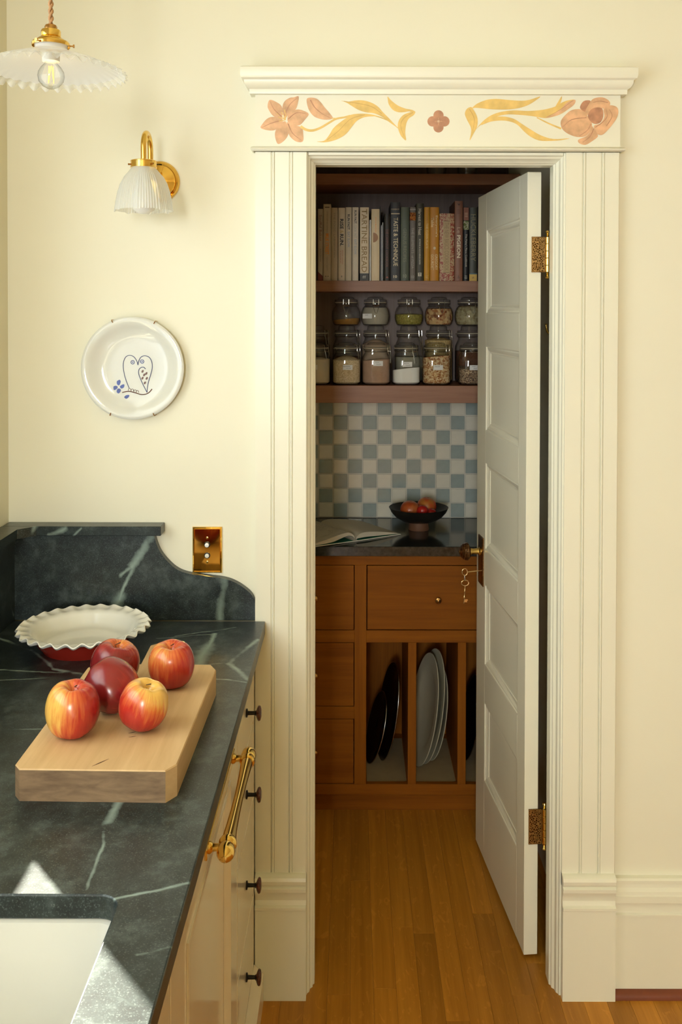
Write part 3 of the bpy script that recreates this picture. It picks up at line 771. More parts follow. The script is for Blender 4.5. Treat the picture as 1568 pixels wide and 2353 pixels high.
def framed_front(name, y0, y1, z0, z1, yc):
    r = empty(name, (FX, yc, 0))
    b = MB(); b.box(-.58, -.024, y0 - yc, y1 - yc, 0, z1 if z1 < .7 else min(z1, .68)); b.build('carcass', M['cab'], r, 0)
    A, B = y0 - yc + .003, y1 - yc - .003; st = .118; rl = .12
    b = MB()
    b.box(-.020, 0, A, A + st, z0, z1, .001); b.box(-.020, 0, B - st, B, z0, z1, .001)
    b.box(-.020, 0, A + st, B - st, z0, z0 + rl); b.box(-.020, 0, A + st, B - st, z1 - rl, z1)
    b.build('door_frame', M['cab'], r, 30)
    MB().box(-.018, -.009, A + st, B - st, z0 + rl, z1 - rl).build('door_panel', M['cab'], r, 0)
    a, c, e, g = A + st, B - st, z0 + rl, z1 - rl
    MB().loft([[(h, a + o, e + o), (h, c - o, e + o), (h, c - o, g - o), (h, a + o, g - o)] for o, h in ((0, 0), (.001, .003), (.007, .0035), (.011, .0), (.018, -.004), (.024, -.0088))], True, False, False).build('panel_moulding', M['cab'], r, 30)
    MB().prism([(-.022, 0), (.023, 0), (.023, .068), (.0, .092), (-.022, .092)], 'y', y0 - yc, y1 - yc).build('base_plinth', M['cab'], r, 30)
    return r
dw = framed_front('pull_out_cabinet', -1.120, -.3865, .098, .897, -.75)
tag(dw, 'cream framed cabinet front with the large brass bar pull, below the chopping board', 'cabinet')
pu = empty('bar_pull', (0, .106, .808), 0, dw)
b = MB(); b.box(0, .004, -.185, .185, -.009, .009, .0012); b.build('backplate', M['brass'], pu, 30)
for yy in (-.159, .159):
    MB().lathe([(.0105, .004), (.0095, .007), (.0065, .010), (.006, .024), (.008, .029)], 18, (0, 0, 0), Matrix.Translation((0, yy, 0)) @ Matrix.Rotation(PI / 2, 4, 'Y')).build('post', M['brass'], pu, 40)
prof = [(0, -.196), (.004, -.1955), (.0045, -.192), (.010, -.188), (.0142, -.180), (.0152, -.170), (.0135, -.160), (.0115, -.157), (.0145, -.153), (.0155, -.148), (.0145, -.143), (.0118, -.141), (.0118, -.13), (.0105, -.10), (.0092, -.05), (.0088, 0)]
prof = prof + [(r, -z) for r, z in prof[-2::-1]]
MB().lathe(prof, 24, (0, 0, 0), Matrix.Translation((.033, 0, 0)) @ Matrix.Rotation(-PI / 2, 4, 'X')).build('grip', M['brass'], pu, 40)
sc_ = framed_front('sink_cabinet', -2.05, -1.1215, .098, .897, -1.58)
tag(sc_, 'cream framed sink cabinet at the bottom edge, under the white sink', 'cabinet')
nc = framed_front('base_cabinet', -2.75, -2.0515, .098, .897, -2.40)
tag(nc, 'cream framed base cabinet on the near side of the sink cabinet', 'cabinet')

# ------------------------------------------------------------------ things on the counter
pd = empty('pie_dish', (-.607, -.213, CZ))
def wv(r, z, a):
    k = max(0.0, (r - .120) / .026)
    return r + .0035 * k * math.cos(26 * a), z + .0034 * k * math.cos(26 * a + PI)
MB().lathe([(0, .012), (.075, .012), (.094, .014), (.103, .022), (.113, .040), (.119, .046), (.128, .0475), (.138, .0485), (.1445, .052), (.1465, .0500), (.143, .0455), (.130, .0425), (.121, .040)], 208, wob=wv, caps=False).build('white_lining', M['white'], pd, 60)
MB().lathe([(0, .002), (.083, .002), (.084, 0), (.089, 0), (.0915, .004), (.100, .014), (.110, .030), (.1165, .0395), (.1215, .0400)], 64, caps=False).build('red_outside', M['redglaze'], pd, 50)
tag(pd, 'white pie dish with wavy rim and red outside on the dark worktop', 'pie dish')

# chopping board
BZ = CZ + .050
cbd = empty('chopping_board', (-.40, -.68, CZ))
out = [(-.527, -.886), (-.515, -.902), (-.288, -.907), (-.274, -.885), (-.270, -.485), (-.284, -.458), (-.352, -.456), (-.356, -.345), (-.366, -.331), (-.414, -.331), (-.429, -.347), (-.4255, -.456), (-.512, -.458), (-.527, -.475)]
out = [(x + .40, y + .68) for x, y in out]
b = MB(); n = len(out)
ins = []
for i in range(n):
    p0, p1, p2 = Vector(out[i - 1]), Vector(out[i]), Vector(out[(i + 1) % n])
    d = ((p1 - p0).normalized() + (p2 - p1).normalized()).normalized(); nn = Vector((-d.y, d.x))
    ins.append(tuple(p1 + nn * .0016))
b.loft([[(x, y, 0) for x, y in out], [(x, y, .0482) for x, y in out], [(x, y, .05) for x, y in ins]], True, True, True)
cb_o = b.build('board', M['beech'], cbd, 0)
cb_o.data.materials.append(M['beechend'])
for p in cb_o.data.polygons:
    if p.normal.y < -.6 and abs(p.normal.z) < .3: p.material_index = 1
scar = plain('dark_scar', (0.10, 0.045, 0.015), 0.8)
for (x0_, y0_, x1_, y1_, wd) in ((-.405, -.893, -.385, -.868, .0013), (-.376, -.775, -.362, -.768, .0011), (-.372, -.79, -.36, -.786, .0009), (-.345, -.73, -.33, -.70, .0007)):
    d = Vector((x1_ - x0_, y1_ - y0_)).normalized(); nn = Vector((-d.y, d.x)) * wd
    xm, ym = (x0_ + x1_) / 2 + .40, (y0_ + y1_) / 2 + .68
    MB().prism([(x0_ + .40, y0_ + .68), (xm + nn.x, ym + nn.y), (x1_ + .40, y1_ + .68), (xm - nn.x, ym - nn.y)], 'z', .0497, .0503).build('knife_scar', scar, cbd, 0)
tag(cbd, 'thick worn wooden chopping board with handle, five apples standing on it', 'chopping board')

AP = catmull([(0, .60), (.07, .62), (.17, .74), (.30, .86), (.46, .92), (.64, .87), (.82, .70), (.94, .42), (1.0, .08), (.975, -.26), (.87, -.58), (.70, -.81), (.52, -.925), (.36, -.93), (.22, -.87), (.10, -.80), (0, -.79)], 3)
def apple(c, R, tilt, mat, label, sy=1.0, stem=True):
    o = empty('apple', c)
    def wob(r, z, a):
        k = 1 + .03 * math.cos(5 * a + c[0] * 40) * (-z / R * .5 + .3) + .02 * math.cos(2 * a + c[1] * 30)
        return r * k, z * sy + .02 * R * math.cos(5 * a) * min(1.0, max(0.0, (z / R - .55) / .35)) * min(1.0, r / (.3 * R))
    MB().lathe([(max(r, 0) * R, z * R) for r, z in AP], 40, wob=wob).build('flesh', mat, o, 60)
    if stem: MB().tube([(0, 0, .58 * R), (.03 * R, .01, .74 * R), (.10 * R, .02 * R, .90 * R)], [.0008, .0008, .0011], 7).build('stem', M['stalk'], o, 50)
    # stand it on the board whatever its tilt
    o.rotation_euler = tilt
    me = [ch for ch in o.children if ch.name.startswith('flesh')][0].data
    Rm = o.rotation_euler.to_matrix()
    o.location.z = BZ + .0002 - min((Rm @ v.co).z for v in me.vertices)
    return tag(o, label, 'apple', 'apples on the chopping board')
apple((-.4675, -.782, 0), .0445, (.10, .05, .3), apple_mat('apple_skin_a', .05, (-.9, -.15, .25)), 'striped yellow and red apple at the near left of the chopping board', 1.0)
apple((-.3540, -.759, 0), .0408, (.28, .12, .9), apple_mat('apple_skin_b', .10, (.25, -.1, .9)), 'red apple with a big yellow cheek at the near right of the board', .98)
apple((-.4265, -.684, 0), .0450, (-.5, -.95, .2), apple_mat('apple_skin_c', -.40, (.3, .2, -.6), .55), 'plain dark crimson apple in the middle of the five', 1.0, False)
apple((-.4480, -.573, 0), .0445, (.22, .04, 1.2), apple_mat('apple_skin_d', -.22, (.4, .1, .7), .7), 'dark red apple at the back left, nearest the pie dish', .95)
apple((-.3420, -.570, 0), .0430, (.12, -.05, .5), apple_mat('apple_skin_e', -.13, (-.7, -.1, .75)), 'apple with yellow shoulder on the handle side, back right of the board', .98)

# ------------------------------------------------------------------ lettering
def text_mesh(txt, bold=0.0):
    cu = bpy.data.curves.new('lettering', 'FONT')
    cu.body = txt; cu.size = 1.0; cu.offset = bold; cu.resolution_u = 2
    o = bpy.data.objects.new('lettering', cu); COL.objects.link(o)
    bpy.context.view_layer.update()
    me = bpy.data.meshes.new_from_object(o.evaluated_get(bpy.context.evaluated_depsgraph_get()))
    bpy.data.objects.remove(o); bpy.data.curves.remove(cu)
    return me
def fit_text(name, txt, mat, parent, origin, ax, ay, length, height, bold=0.0):
    """centred at origin, reading along ax, letters rising along ay; print lies flat on the surface"""
    me = text_mesh(txt, bold)
    xs = [v.co.x for v in me.vertices]; ys = [v.co.y for v in me.vertices]
    cx_, cy_ = (min(xs) + max(xs)) / 2, (min(ys) + max(ys)) / 2
    sx, sy = length / (max(xs) - min(xs)), height / (max(ys) - min(ys))
    o_, a_, b_ = Vector(origin), Vector(ax), Vector(ay)
    for v in me.vertices: v.co = o_ + a_ * (v.co.x - cx_) * sx + b_ * (v.co.y - cy_) * sy
    me.name = name
    me.materials.clear(); me.materials.append(mat)
    return place(name, me, parent)

# ------------------------------------------------------------------ wall things: plate, switch, sconce, pendant
plt_ = empty('wall_plate', (-.540, -.003, 1.555))
MP = Matrix.Rotation(PI / 2, 4, 'X')      # lathe z-axis -> world -y
MB().lathe([(0, .008), (.050, .0082), (.072, .0085), (.086, .010), (.100, .0165), (.106, .0205), (.118, .0240), (.1245, .0235), (.1262, .0215), (.1245, .0195), (.112, .017), (.095, .009), (.080, .0035), (.078, .0), (.070, .0), (.068, .0035), (0, .0035)], 72, (0, 0, 0), MP).build('dish', M['plate'], plt_, 50)
k_ = .126 / 650.0
blue = plain('blue_glaze', (0.05, 0.085, 0.34), 0.3, var=0.25, scale=80); brown = plain('brown_glaze', (0.12, 0.035, 0.015), 0.3, var=0.2); lineb = plain('grey_blue_line', (0.10, 0.12, 0.26), 0.3)
def PO(p): return ((p[0] - 785) * k_, (808 - p[1]) * k_)
def pr(p):                     # plate surface height under the drawing
    r = math.hypot(*p); return -(.0084 + max(0, r - .07) * .09) - .0003
def pline(name, pts, w_, mat, smooth=True):
    q = [PO(p) for p in pts]
    if smooth: q = catmull(q, 5)
    MB().tube([(x, pr((x, y)), y) for x, y in q], w_, 6).build(name, mat, plt_, 60)
def pblob(name, pts, mat):
    q = catmull([PO(p) for p in pts], 4, True)
    c_ = (sum(p[0] for p in q) / len(q), sum(p[1] for p in q) / len(q)); y = pr(c_)
    MB().prism(q, 'y', y - .0004, y + .0008).build(name, mat, plt_, 0)
pline('owl_outline', [(728, 1065), (690, 970), (665, 880), (653, 790), (660, 720), (690, 665), (740, 648), (790, 670), (825, 720), (840, 772)], .00090, lineb)
pline('owl_outline', [(840, 772), (850, 720), (880, 670), (930, 653), (985, 675), (1015, 730), (1022, 800), (1005, 880), (980, 960), (962, 1040), (955, 1120)], .00095, lineb)
pline('owl_wing', [(935, 822), (915, 800), (885, 800), (855, 825), (847, 870), (865, 930), (900, 1010), (955, 1120)], .00095, lineb)
for cx_, cy_ in ((773, 736), (893, 726)):
    pline('owl_eye', [(cx_ + 22 * math.cos(i * PI / 8), cy_ + 22 * math.sin(i * PI / 8)) for i in range(17)], .0008, blue)
    pblob('owl_pupil', [(cx_ + 8 * math.cos(i * PI / 4), cy_ + 8 * math.sin(i * PI / 4)) for i in range(8)], blue)
pline('branch', [(640, 1120), (720, 1105), (800, 1122), (880, 1145), (940, 1140), (985, 1115), (1018, 1075)], .0012, brown)
for cx_, cy_ in ((898, 851), (946, 878), (919, 896), (897, 938), (951, 940), (927, 998)):
    pblob('wing_spot', [(cx_ + 13 * math.cos(i * PI / 4) - 5 * math.sin(i * PI / 4), cy_ + 18 * math.sin(i * PI / 4)) for i in range(8)], brown)
for cx_, cy_ in ((733, 1085), (768, 1092), (803, 1102), (832, 1110)):
    pline('owl_toe', [(cx_ - 17, cy_ + 10), (cx_ - 12, cy_ - 10), (cx_, cy_ - 17), (cx_ + 12, cy_ - 10), (cx_ + 17, cy_ + 12)], .00055, brown)
for pts in ([(590, 965), (608, 960), (620, 985), (600, 1030), (575, 1015), (572, 980)], [(530, 1045), (560, 1035), (583, 1050), (570, 1075), (535, 1090)], [(610, 1045), (640, 1020), (665, 1020), (660, 1055), (630, 1070)], [(590, 1070), (615, 1075), (622, 1100), (595, 1133), (570, 1115), (575, 1085)], [(665, 1180), (690, 1155), (728, 1152), (720, 1180), (692, 1200)]):
    pblob('blue_leaf', pts, blue)
for a_ in (113, 64, 244.5, 295):
    a_ = math.radians(a_); d = Vector((math.cos(a_), 0, math.sin(a_)))
    MB().tube([d * .121 + Vector((0, -.0255, 0)), d * .1265 + Vector((0, -.0255, 0)), d * .1285 + Vector((0, -.022, 0)), d * .1275 + Vector((0, .001, 0))], .0011, 6).build('wire_clip', M['brassd'], plt_)
tag(plt_, 'round white plate with a line-drawn owl hung on the wall below the sconce', 'plate')

sw = empty('light_switch', (-.3603, 0, 1.104))
hw, hh = .0366, .0572
MB().loft([[(-hw + o, y, -hh + o), (hw - o, y, -hh + o), (hw - o, y, hh - o), (-hw + o, y, hh - o)] for o, y in ((0, 0), (0, -.003), (.001, -.0045), (.0035, -.005), (.0045, -.0035), (.0055, -.0042))]).build('switch_plate', M['brassplate'], sw, 20)
for z, mt in ((.0135, M['pearl']), (-.0135, M['porc'])):
    MB().lathe([(.0075, 0), (.0075, .0055), (.0062, .006), (.0058, .006)], 20, (0, 0, z), Matrix.Translation((0, 0, 0)) @ Matrix.Rotation(0, 4, 'X') if False else Matrix.Translation((0, 0, z)) @ MP @ Matrix.Translation((0, 0, -z))).build('button_collar', M['iron'], sw, 30)
    MB().lathe([(.0052, .004), (.0052, .012 if z > 0 else .0095), (.0042, .0125 if z > 0 else .010), (0, .0127 if z > 0 else .0102)], 20, (0, 0, 0), Matrix.Translation((0, 0, z)) @ MP).build('push_button', mt, sw, 30)
for z in (.030, -.030):
    MB().lathe([(.0034, .0035), (.003, .005), (0, .0056)], 14, (0, 0, 0), Matrix.Translation((0, 0, z)) @ MP).build('screw', M['brass'], sw, 40)
tag(sw, 'polished brass push-button switch plate on the wall above the curved backsplash', 'light switch')

# sconce
sx_, sy_ = -.478, -.180
sco = empty('wall_sconce', (sx_, 0, 2.013))
MB().lathe([(.0505, 0), (.0505, .004), (.047, .009), (.043, .0105), (.040, .008), (.037, .0085), (.025, .013), (.010, .015), (0, .015)], 48, (0, 0, 0), MP).build('backplate', M['brassplate'], sco, 30)
pts = [(0, -.012, 0), (0, -.06, 0), (0, -.088, .003), (0, -.103, .014), (0, -.106, .03), (0, -.106, .055)]
pts += [(0, -.143 + .037 * math.cos(a * PI / 10), .055 + .037 * math.sin(a * PI / 10)) for a in range(1, 10)] + [(0, -.18, .055), (0, -.18, .022)]
MB().tube(catmull(pts, 3), .0068, 14).build('swan_neck', M['brass'], sco, 60)
MB().lathe([(.0, .026), (.009, .026), (.009, .0245), (.028, .0240), (.0302, .0225), (.0302, .0215), (.0292, .021), (.0292, .0095), (.0302, .009), (.0302, .0075), (.027, .0075)], 40, (0, sy_, 0)).build('fitter_ring', M['brass'], sco, 30)
def pris(r, z, a):
    k = min(1.0, max(0, (.012 - z) / .03))
    lobe = math.cos(8 * a); f = abs(math.cos(4 * a)) ** 14
    return r * (1 - .02 * k * (1 - f)) * (1 + .016 * k * math.cos(64 * a)) + .0015 * k * f, z - (.0025 * f if z < -.085 else 0)
pf = [(.0262, .012), (.028, .006), (.034, -.002), (.044, -.014), (.052, -.029), (.058, -.048), (.0625, -.070), (.0655, -.090)]
SH = MB().lathe(pf, 384, (0, sy_, 0), wob=pris, caps=False).build('glass_shade', M['prism'], sco, 60)
MB().lathe([(.013, .01), (.014, -.012), (.020, -.035), (.029, -.060), (.030, -.072), (.024, -.088), (.012, -.0965), (0, -.098)], 28, (0, sy_, 0)).build('bulb', M['bulb'], sco, 60)
for a_ in (200, 320, 80):
    d = Vector((math.cos(math.radians(a_)), math.sin(math.radians(a_)), 0))
    MB().tube([d * .028 + Vector((0, sy_, .014)), d * .035 + Vector((0, sy_, .014))], .002, 8).build('set_screw', M['brassd'], sco)
tag(sco, 'brass wall sconce with ribbed bell glass shade and curved arm', 'wall lamp')

# pendant
pen = empty('pendant_lamp', (-.516, -.73, 2.10))
b = MB()
for ph in (0, PI):
    b.tube([(.0024 * math.cos(ph + z * 260), .0024 * math.sin(ph + z * 260), .078 + z) for z in [i * .003 for i in range(191)]], .0024, 7)
b.build('cord', M['cord'], pen, 60)
MB().lathe([(0, .080), (.009, .0795), (.0105, .077), (.0105, .0715), (.009, .0705)], 24).build('cord_grip', M['brassd'], pen, 40)
MB().lathe([(.009, .0725), (.0155, .071), (.0165, .069), (.0165, .0605), (.0150, .059), (.021, .0565), (.0225, .0545), (.030, .0510), (.0318, .048), (.0318, .0435), (.0308, .0435), (.0300, .048)], 48).build('gallery', M['brass'], pen, 30)
b = MB()
for a_ in (0, 2.1, 4.2):
    d = Vector((math.cos(a_ + .15), math.sin(a_ + .15), 0))
    b = MB(); b.tube([d * .026 + Vector((0, 0, .0455)), d * .036 + Vector((0, 0, .0455)), d * .0365 + Vector((0, 0, .0455)), d * .039 + Vector((0, 0, .0455))], [.0014, .0014, .003, .003], 8)
    b.build('gallery_screw', M['brassd'], pen, 40)
def ruf(r, z, a):
    k = max(0.0, (r - .108) / .017)
    return r + .0022 * k * math.cos(38 * a), z + .0042 * k * math.sin(38 * a)
MB().lathe([(.0265, .050), (.0275, .047), (.0265, .040), (.030, .036), (.060, .0255), (.090, .0150), (.108, .0075), (.114, .0045)], 228, wob=ruf, caps=False).build('opal_shade', M['opal'], pen, 70)
MB().lathe([(.1135, .0047), (.118, .0018), (.122, -.0005), (.1255, -.003)], 228, wob=ruf, caps=False).build('ruffled_rim', M['rim'], pen, 70)
MB().lathe([(.0, .05), (.0135, .05), (.0145, .036), (.0148, .022), (.0145, .018), (.0135, .0175)], 28).build('lamp_holder', M['porc'], pen, 40)
MB().lathe([(.0095, .020), (.011, .014), (.017, .008), (.0215, .0), (.0225, -.007), (.0205, -.016), (.014, -.024), (.006, -.028), (0, -.029)], 36).build('bulb', M['glass'], pen, 60)
for i in range(4):
    a_ = i * PI / 2 + .5
    MB().tube([(.0035 * math.cos(a_), .0035 * math.sin(a_), .010), (.006 * math.cos(a_ + .6), .006 * math.sin(a_ + .6), -.018)], .0008, 6).build('filament', M['fil'], pen)
tag(pen, 'hanging lamp with ruffled white glass saucer shade on a twisted cord', 'pendant lamp')
lamp('pendant_glow', 'POINT', (-.516, -.73, 2.098), (0, 0, -1), 0.07, (1.0, 0.72, 0.36), shadow_soft_size=.02)

# ------------------------------------------------------------------ pantry joinery
CF = .842                                               # cabinet face
cabp = empty('pantry_cabinet', (.13, CF, 0))
X = lambda v: v - .13
def cb_(name, x0, x1, z0, z1, y0=0, y1=.02, mat='panv', parent=cabp, bev=.0008):
    return MB().box(X(x0), X(x1), y0, y1, z0, z1, bev).build(name, M[mat], parent, 30)
cb_('top_rail', PX0 + .001, PX1 - .001, .846, .880, mat='pan')
cb_('bottom_rail', PX0 + .001, PX1 - .001, .068, .104, mat='pan')
cb_('stile', PX0 + .001, -.260, .104, .846); cb_('stile', .0065, .0465, .104, .846); cb_('stile', .520, PX1 - .001, .104, .846)
cb_('rail', .0465, .520, .584, .625, mat='pan')
for a, c in ((.584, .625), (.3255, .367)): cb_('rail', -.260, .0065, a, c, mat='pan')
for x0, x1 in ((.187, .215), (.3545, .3825)): cb_('divider', x0, x1, .104, .584, 0, .40)
for z0, z1 in ((.627, .844), (.369, .582), (.106, .3235)):
    d = cb_('drawer', -.2575, .0040, z0, z1, .001, .02, 'pan')
    zc = (z0 + z1) / 2
    MB().lathe([(0, 0), (.006, 0), (.0045, .006), (.0045, .010), (.0095, .013), (.011, .0165), (.009, .019), (.0095, .0195), (.005, .021), (.002, .023), (0, .023)], 20, (0, 0, 0), Matrix.Translation((X(-.126), .001, zc)) @ MP).build('knob', M['brassd'], d, 35)
d = cb_('drawer', .0495, .517, .628, .843, .001, .02, 'pan')
MB().lathe([(0, 0), (.006, 0), (.0045, .006), (.0045, .010), (.0095, .013), (.011, .0165), (.009, .019), (.0095, .0195), (.005, .021), (.002, .023), (0, .023)], 20, (0, 0, 0), Matrix.Translation((X(.2868), .001, .730)) @ MP).build('knob', M['brassd'], d, 35)
cb_('toe_kick', PX0 + .001, PX1 - .001, .0, .068, .032, .05, 'pan')
cb_('floor_panel', .0465, .520, .088, .100, .021, .40, 'pan')
cb_('back_board', PX0 + .001, PX1 - .001, .068, .880, .405, .417)
cb_('side_board', .0275, .0455, .104, .60, .021, .40)
cb_('side_board', .521, PX1 - .002, .104, .60, .021, .40)
cb_('inner_top', .0465, .520, .590, .600, .021, .40, 'pan')
tag(cabp, 'brown wooden pantry base cabinet with drawers and open upright tray slots', 'cabinet')
pct = MB().box(PX0 + .001, PX1 - .001, .8165, PB - .0015, .8815, .914, .0015).build('pantry_countertop', M['slate'], None, 30)
tag(pct, 'glossy black stone worktop on the pantry cabinet', 'countertop')
for x0, x1, nm in ((.049, .185, 'left'), (.217, .3525, 'middle'), (.3845, .518, 'right')):
    b = MB(); b.prism([(x0, CF + .022), (x1 - .02, CF + .021), (x1, CF + .03), (x1, 1.20), (x0, 1.20)], 'z', .1002, .1012)
    tag(b.build('paper_liner', M['kraft'], None, 0), {'left': 'brown paper liner on the floor of the slot with dark pans', 'middle': 'brown paper liner on the floor of the slot with white platters', 'right': 'brown paper liner on the floor of the slot behind the door'}[nm], 'paper liner', 'slot liners')

def shelf(z0, z1, label, y0=1.0):
    o = MB().box(PX0 + .001, PX1 - .001, y0, PB - .0125, z0, z1, .001).build('shelf', M['shelf'], None, 30)
    return tag(o, label, 'shelf', 'pantry shelves')
shelf(1.376, 1.437, 'thick brown wooden shelf carrying the glass jars')
shelf(1.767, 1.805, 'brown wooden shelf carrying the row of cookbooks')
shelf(2.141, 2.179, 'dark topmost wooden shelf just under the door head')

# ------------------------------------------------------------------ cookbooks
BKY, BKZ = 1.012, 1.805
def book(x0, x1, h, col, label, depth=.20, rough=.5, mat=None):
    xc = (x0 + x1) / 2; o = empty('cookbook', (xc, BKY, BKZ)); a = (x1 - x0) / 2 - .0006; t = min(.0022, a * .5); r = min(.003, a * .6)
    sp = [(-a, r), (-a * .7, r * .25), (0, 0), (a * .7, r * .25), (a, r)]
    P = [(-a, depth)] + sp + [(a, depth), (a - t, depth), (a - t, r + t), (-a + t, r + t), (-a + t, depth)]
    m_ = mat or plain('book_cover', col, rough, var=.05)
    MB().prism(P, 'z', 0, h).build('cover', m_, o, 35)
    MB().box(-a + t, a - t, r + t, depth - .004, .003, h - .003).build('pages', M['paper'], o, 0)
    o['a'] = a
    return tag(o, label, 'book', 'cookbooks on the upper shelf')
def ink(c): return plain('print_ink', c, .5, var=.02)
def spine(o, txt, zc, ln, ht, col, bold=.0, dx=0.0, y=-.0004):
    fit_text('spine_lettering', txt, ink(col), o, (dx, y, zc), (0, 0, -1), (1, 0, 0), ln, ht, bold)
def across(o, txt, zc, ln, ht, col, bold=0.0, dx=0.0, y=-.0006):
    fit_text('spine_lettering', txt, ink(col), o, (dx, y, zc), (1, 0, 0), (0, 0, 1), ln, ht, bold)
def band(o, z0, z1, col, a=None, name='spine_band', y=-.0003, mat=None, x0=None, x1=None):
    a = a or o['a']
    return MB().box(-a if x0 is None else x0, a if x1 is None else x1, y, .004, z0, z1).build(name, mat or ink(col), o, 0)
TAU = (.42, .33, .24); CRM = (.70, .58, .43)
B = book(-.125, -.1065, .252, (0.486, 0.392, 0.297), 'taupe cookbook with dark red corner, leftmost on the shelf'); spine(B, 'Soulful Baker', .185, .092, .009, (.22, .07, .05)); spine(B, 'Julie Jones', .09, .045, .006, (.15, .13, .12))
MB().prism([(-B['a'], 0), (B['a'], 0), (B['a'], .016), (-B['a'], .032)], 'y', -.0004, .004).build('spine_band', ink((.16, .02, .012)), B, 0)
B = book(-.106, -.0785, .269, (0.594, 0.486, 0.365), 'tall beige cookbook with glowing orange capitals on its spine'); spine(B, 'MILK STREET', .129, .073, .0125, (.95, .34, .07), .02); spine(B, 'CHRISTOPHER KIMBALL', .205, .08, .004, (.25, .2, .15)); spine(B, 'TUESDAY NIGHTS', .06, .05, .004, (.25, .2, .15)); band(B, .256, .259, (.10, .07, .04), .008); band(B, .014, .017, (.05, .04, .03), x0=-.006, x1=-.003); band(B, .014, .017, (.05, .04, .03), x0=.002, x1=.005)
B = book(-.0785, -.0545, .256, (0.581, 0.472, 0.351), 'beige cookbook with faint pale print between the tall beige and the black-lettered one'); spine(B, 'THE FOOD LAB', .19, .10, .006, (.33, .28, .2)); spine(B, 'recipes and stories', .11, .06, .006, (.25, .22, .17))
B = book(-.0535, -.0285, .256, CRM, 'cream cookbook with heavy black lettering and a gold ampersand'); spine(B, 'RISE', .199, .036, .0125, (.02, .018, .016), .03); spine(B, '&', .172, .012, .012, (.45, .27, .06)); spine(B, 'RUN.', .143, .042, .0125, (.02, .018, .016), .03); spine(B, 'SHALANE FLANAGAN', .083, .05, .004, (.5, .12, .05), dx=.003); spine(B, 'ELYSE KOPECKY', .083, .044, .004, (.5, .12, .05), dx=-.004); band(B, .012, .018, (.3, .25, .18), .002)
B = book(-.028, -.0055, .258, (0.648, 0.553, 0.405), 'cream cookbook with slanted black and silver lettering pressed against the heavy-lettered one'); spine(B, 'RUN FAST.', .205, .056, .0085, (.04, .035, .03), .025); spine(B, 'EAT SLOW.', .144, .056, .0085, (.35, .36, .40), .025)
B = book(-.0045, .0185, .258, (0.702, 0.608, 0.472), 'cream cookbook with slanted lettering and white lines at its foot, left of the broad one'); spine(B, 'RUN FAST.', .223, .048, .0085, (.04, .035, .03), .02); spine(B, 'COOK FAST.', .172, .046, .0085, (.40, .38, .30)); spine(B, 'EAT SLOW.', .118, .054, .0085, (.40, .44, .46), .02); spine(B, 'SHALANE FLANAGAN', .058, .05, .004, (.8, .75, .6), dx=.003); spine(B, 'ELYSE KOPECKY', .058, .044, .004, (.8, .75, .6), dx=-.004)
B = book(.0225, .055, .258, (0.756, 0.621, 0.432), 'broad cream cookbook with big tan capitals and a black foot band'); spine(B, 'TARTINE BREAD', .141, .222, .0185, (.33, .20, .05), .008); band(B, 0, .026, (.03, .028, .022)); across(B, 'ff', .013, .013, .010, (.5, .48, .4))
B = book(.0565, .0625, .214, (0.800, 0.800, 0.783), 'thin white booklet right of the broad cream book', .19)
B = book(.063, .0925, .252, (0.800, 0.648, 0.419), 'pale buff cookbook with an orange fan emblem'); spine(B, 'JOSHUA McFADDEN', .197, .055, .007, (.9, .38, .08), .01)
P = [(-.008, .135)] + [(-.007 + .016 * math.sin(i * PI / 10), .152 - .017 * math.cos(i * PI / 10) + .0) for i in range(11)] + [(-.008, .169)]
MB().prism([(x, z) for x, z in P], 'y', -.0005, .003).build('fan_emblem', ink((.40, .19, .07)), B, 0); across(B, 'b', .014, .008, .014, (.8, .6, .35))
B = book(.0930, .0965, .262, (0.035, 0.030, 0.028), 'very thin black booklet leaning between buff and white spines', .19)
B = book(.0970, .1005, .195, (0.800, 0.800, 0.800), 'slim white pamphlet, shorter of the two thin white ones', .19)
B = book(.1015, .1055, .205, (0.540, 0.540, 0.513), 'slim grey pamphlet with speckled edge', .19)
B = book(.108, .129, .236, (0.035, 0.028, 0.020), 'short black cookbook with dull red lettering'); spine(B, 'THE CAMPOUT COOKBOOK', .115, .135, .0085, (.20, .05, .03)); MB().prism([(-.004, .010), (.005, .010), (.0005, .017)], 'y', -.0005, .003).build('mark', ink((.35, .08, .04)), B, 0)
B = book(.1300, .1650, .276, (0.045, 0.046, 0.052), 'tall charcoal cookbook with large cream capitals'); spine(B, 'TASTE & TECHNIQUE', .137, .170, .018, (.78, .66, .42), .008); across(B, 'POMEROY', .251, .028, .005, (.6, .5, .32)); band(B, .234, .2375, (.6, .5, .32), .015); across(B, '10', .015, .013, .010, (.7, .6, .42), .03)
B = book(.1660, .1965, .259, (0.105, 0.125, 0.085), 'grey-green cookbook with faint green capitals'); spine(B, 'GENIUS RECIPES', .125, .118, .0115, (.21, .22, .13)); across(B, '10', .017, .012, .012, (.35, .38, .28))
B = book(.1980, .2195, .259, (0.190, 0.165, 0.140), 'grey cookbook with a small photo panel near the top of its spine'); spine(B, 'THE ELEMENTS', .142, .09, .009, (.40, .37, .31)); spine(B, 'of PIZZA', .066, .045, .009, (.40, .37, .31)); pm = speckle('pizza_photo', [(.35, .06, .01), (.55, .25, .05), (.10, .03, .01)], 260.0); band(B, .212, .240, None, mat=pm, name='photo_panel'); band(B, .248, .253, (.34, .32, .28)); across(B, '10', .014, .010, .010, (.5, .47, .4))
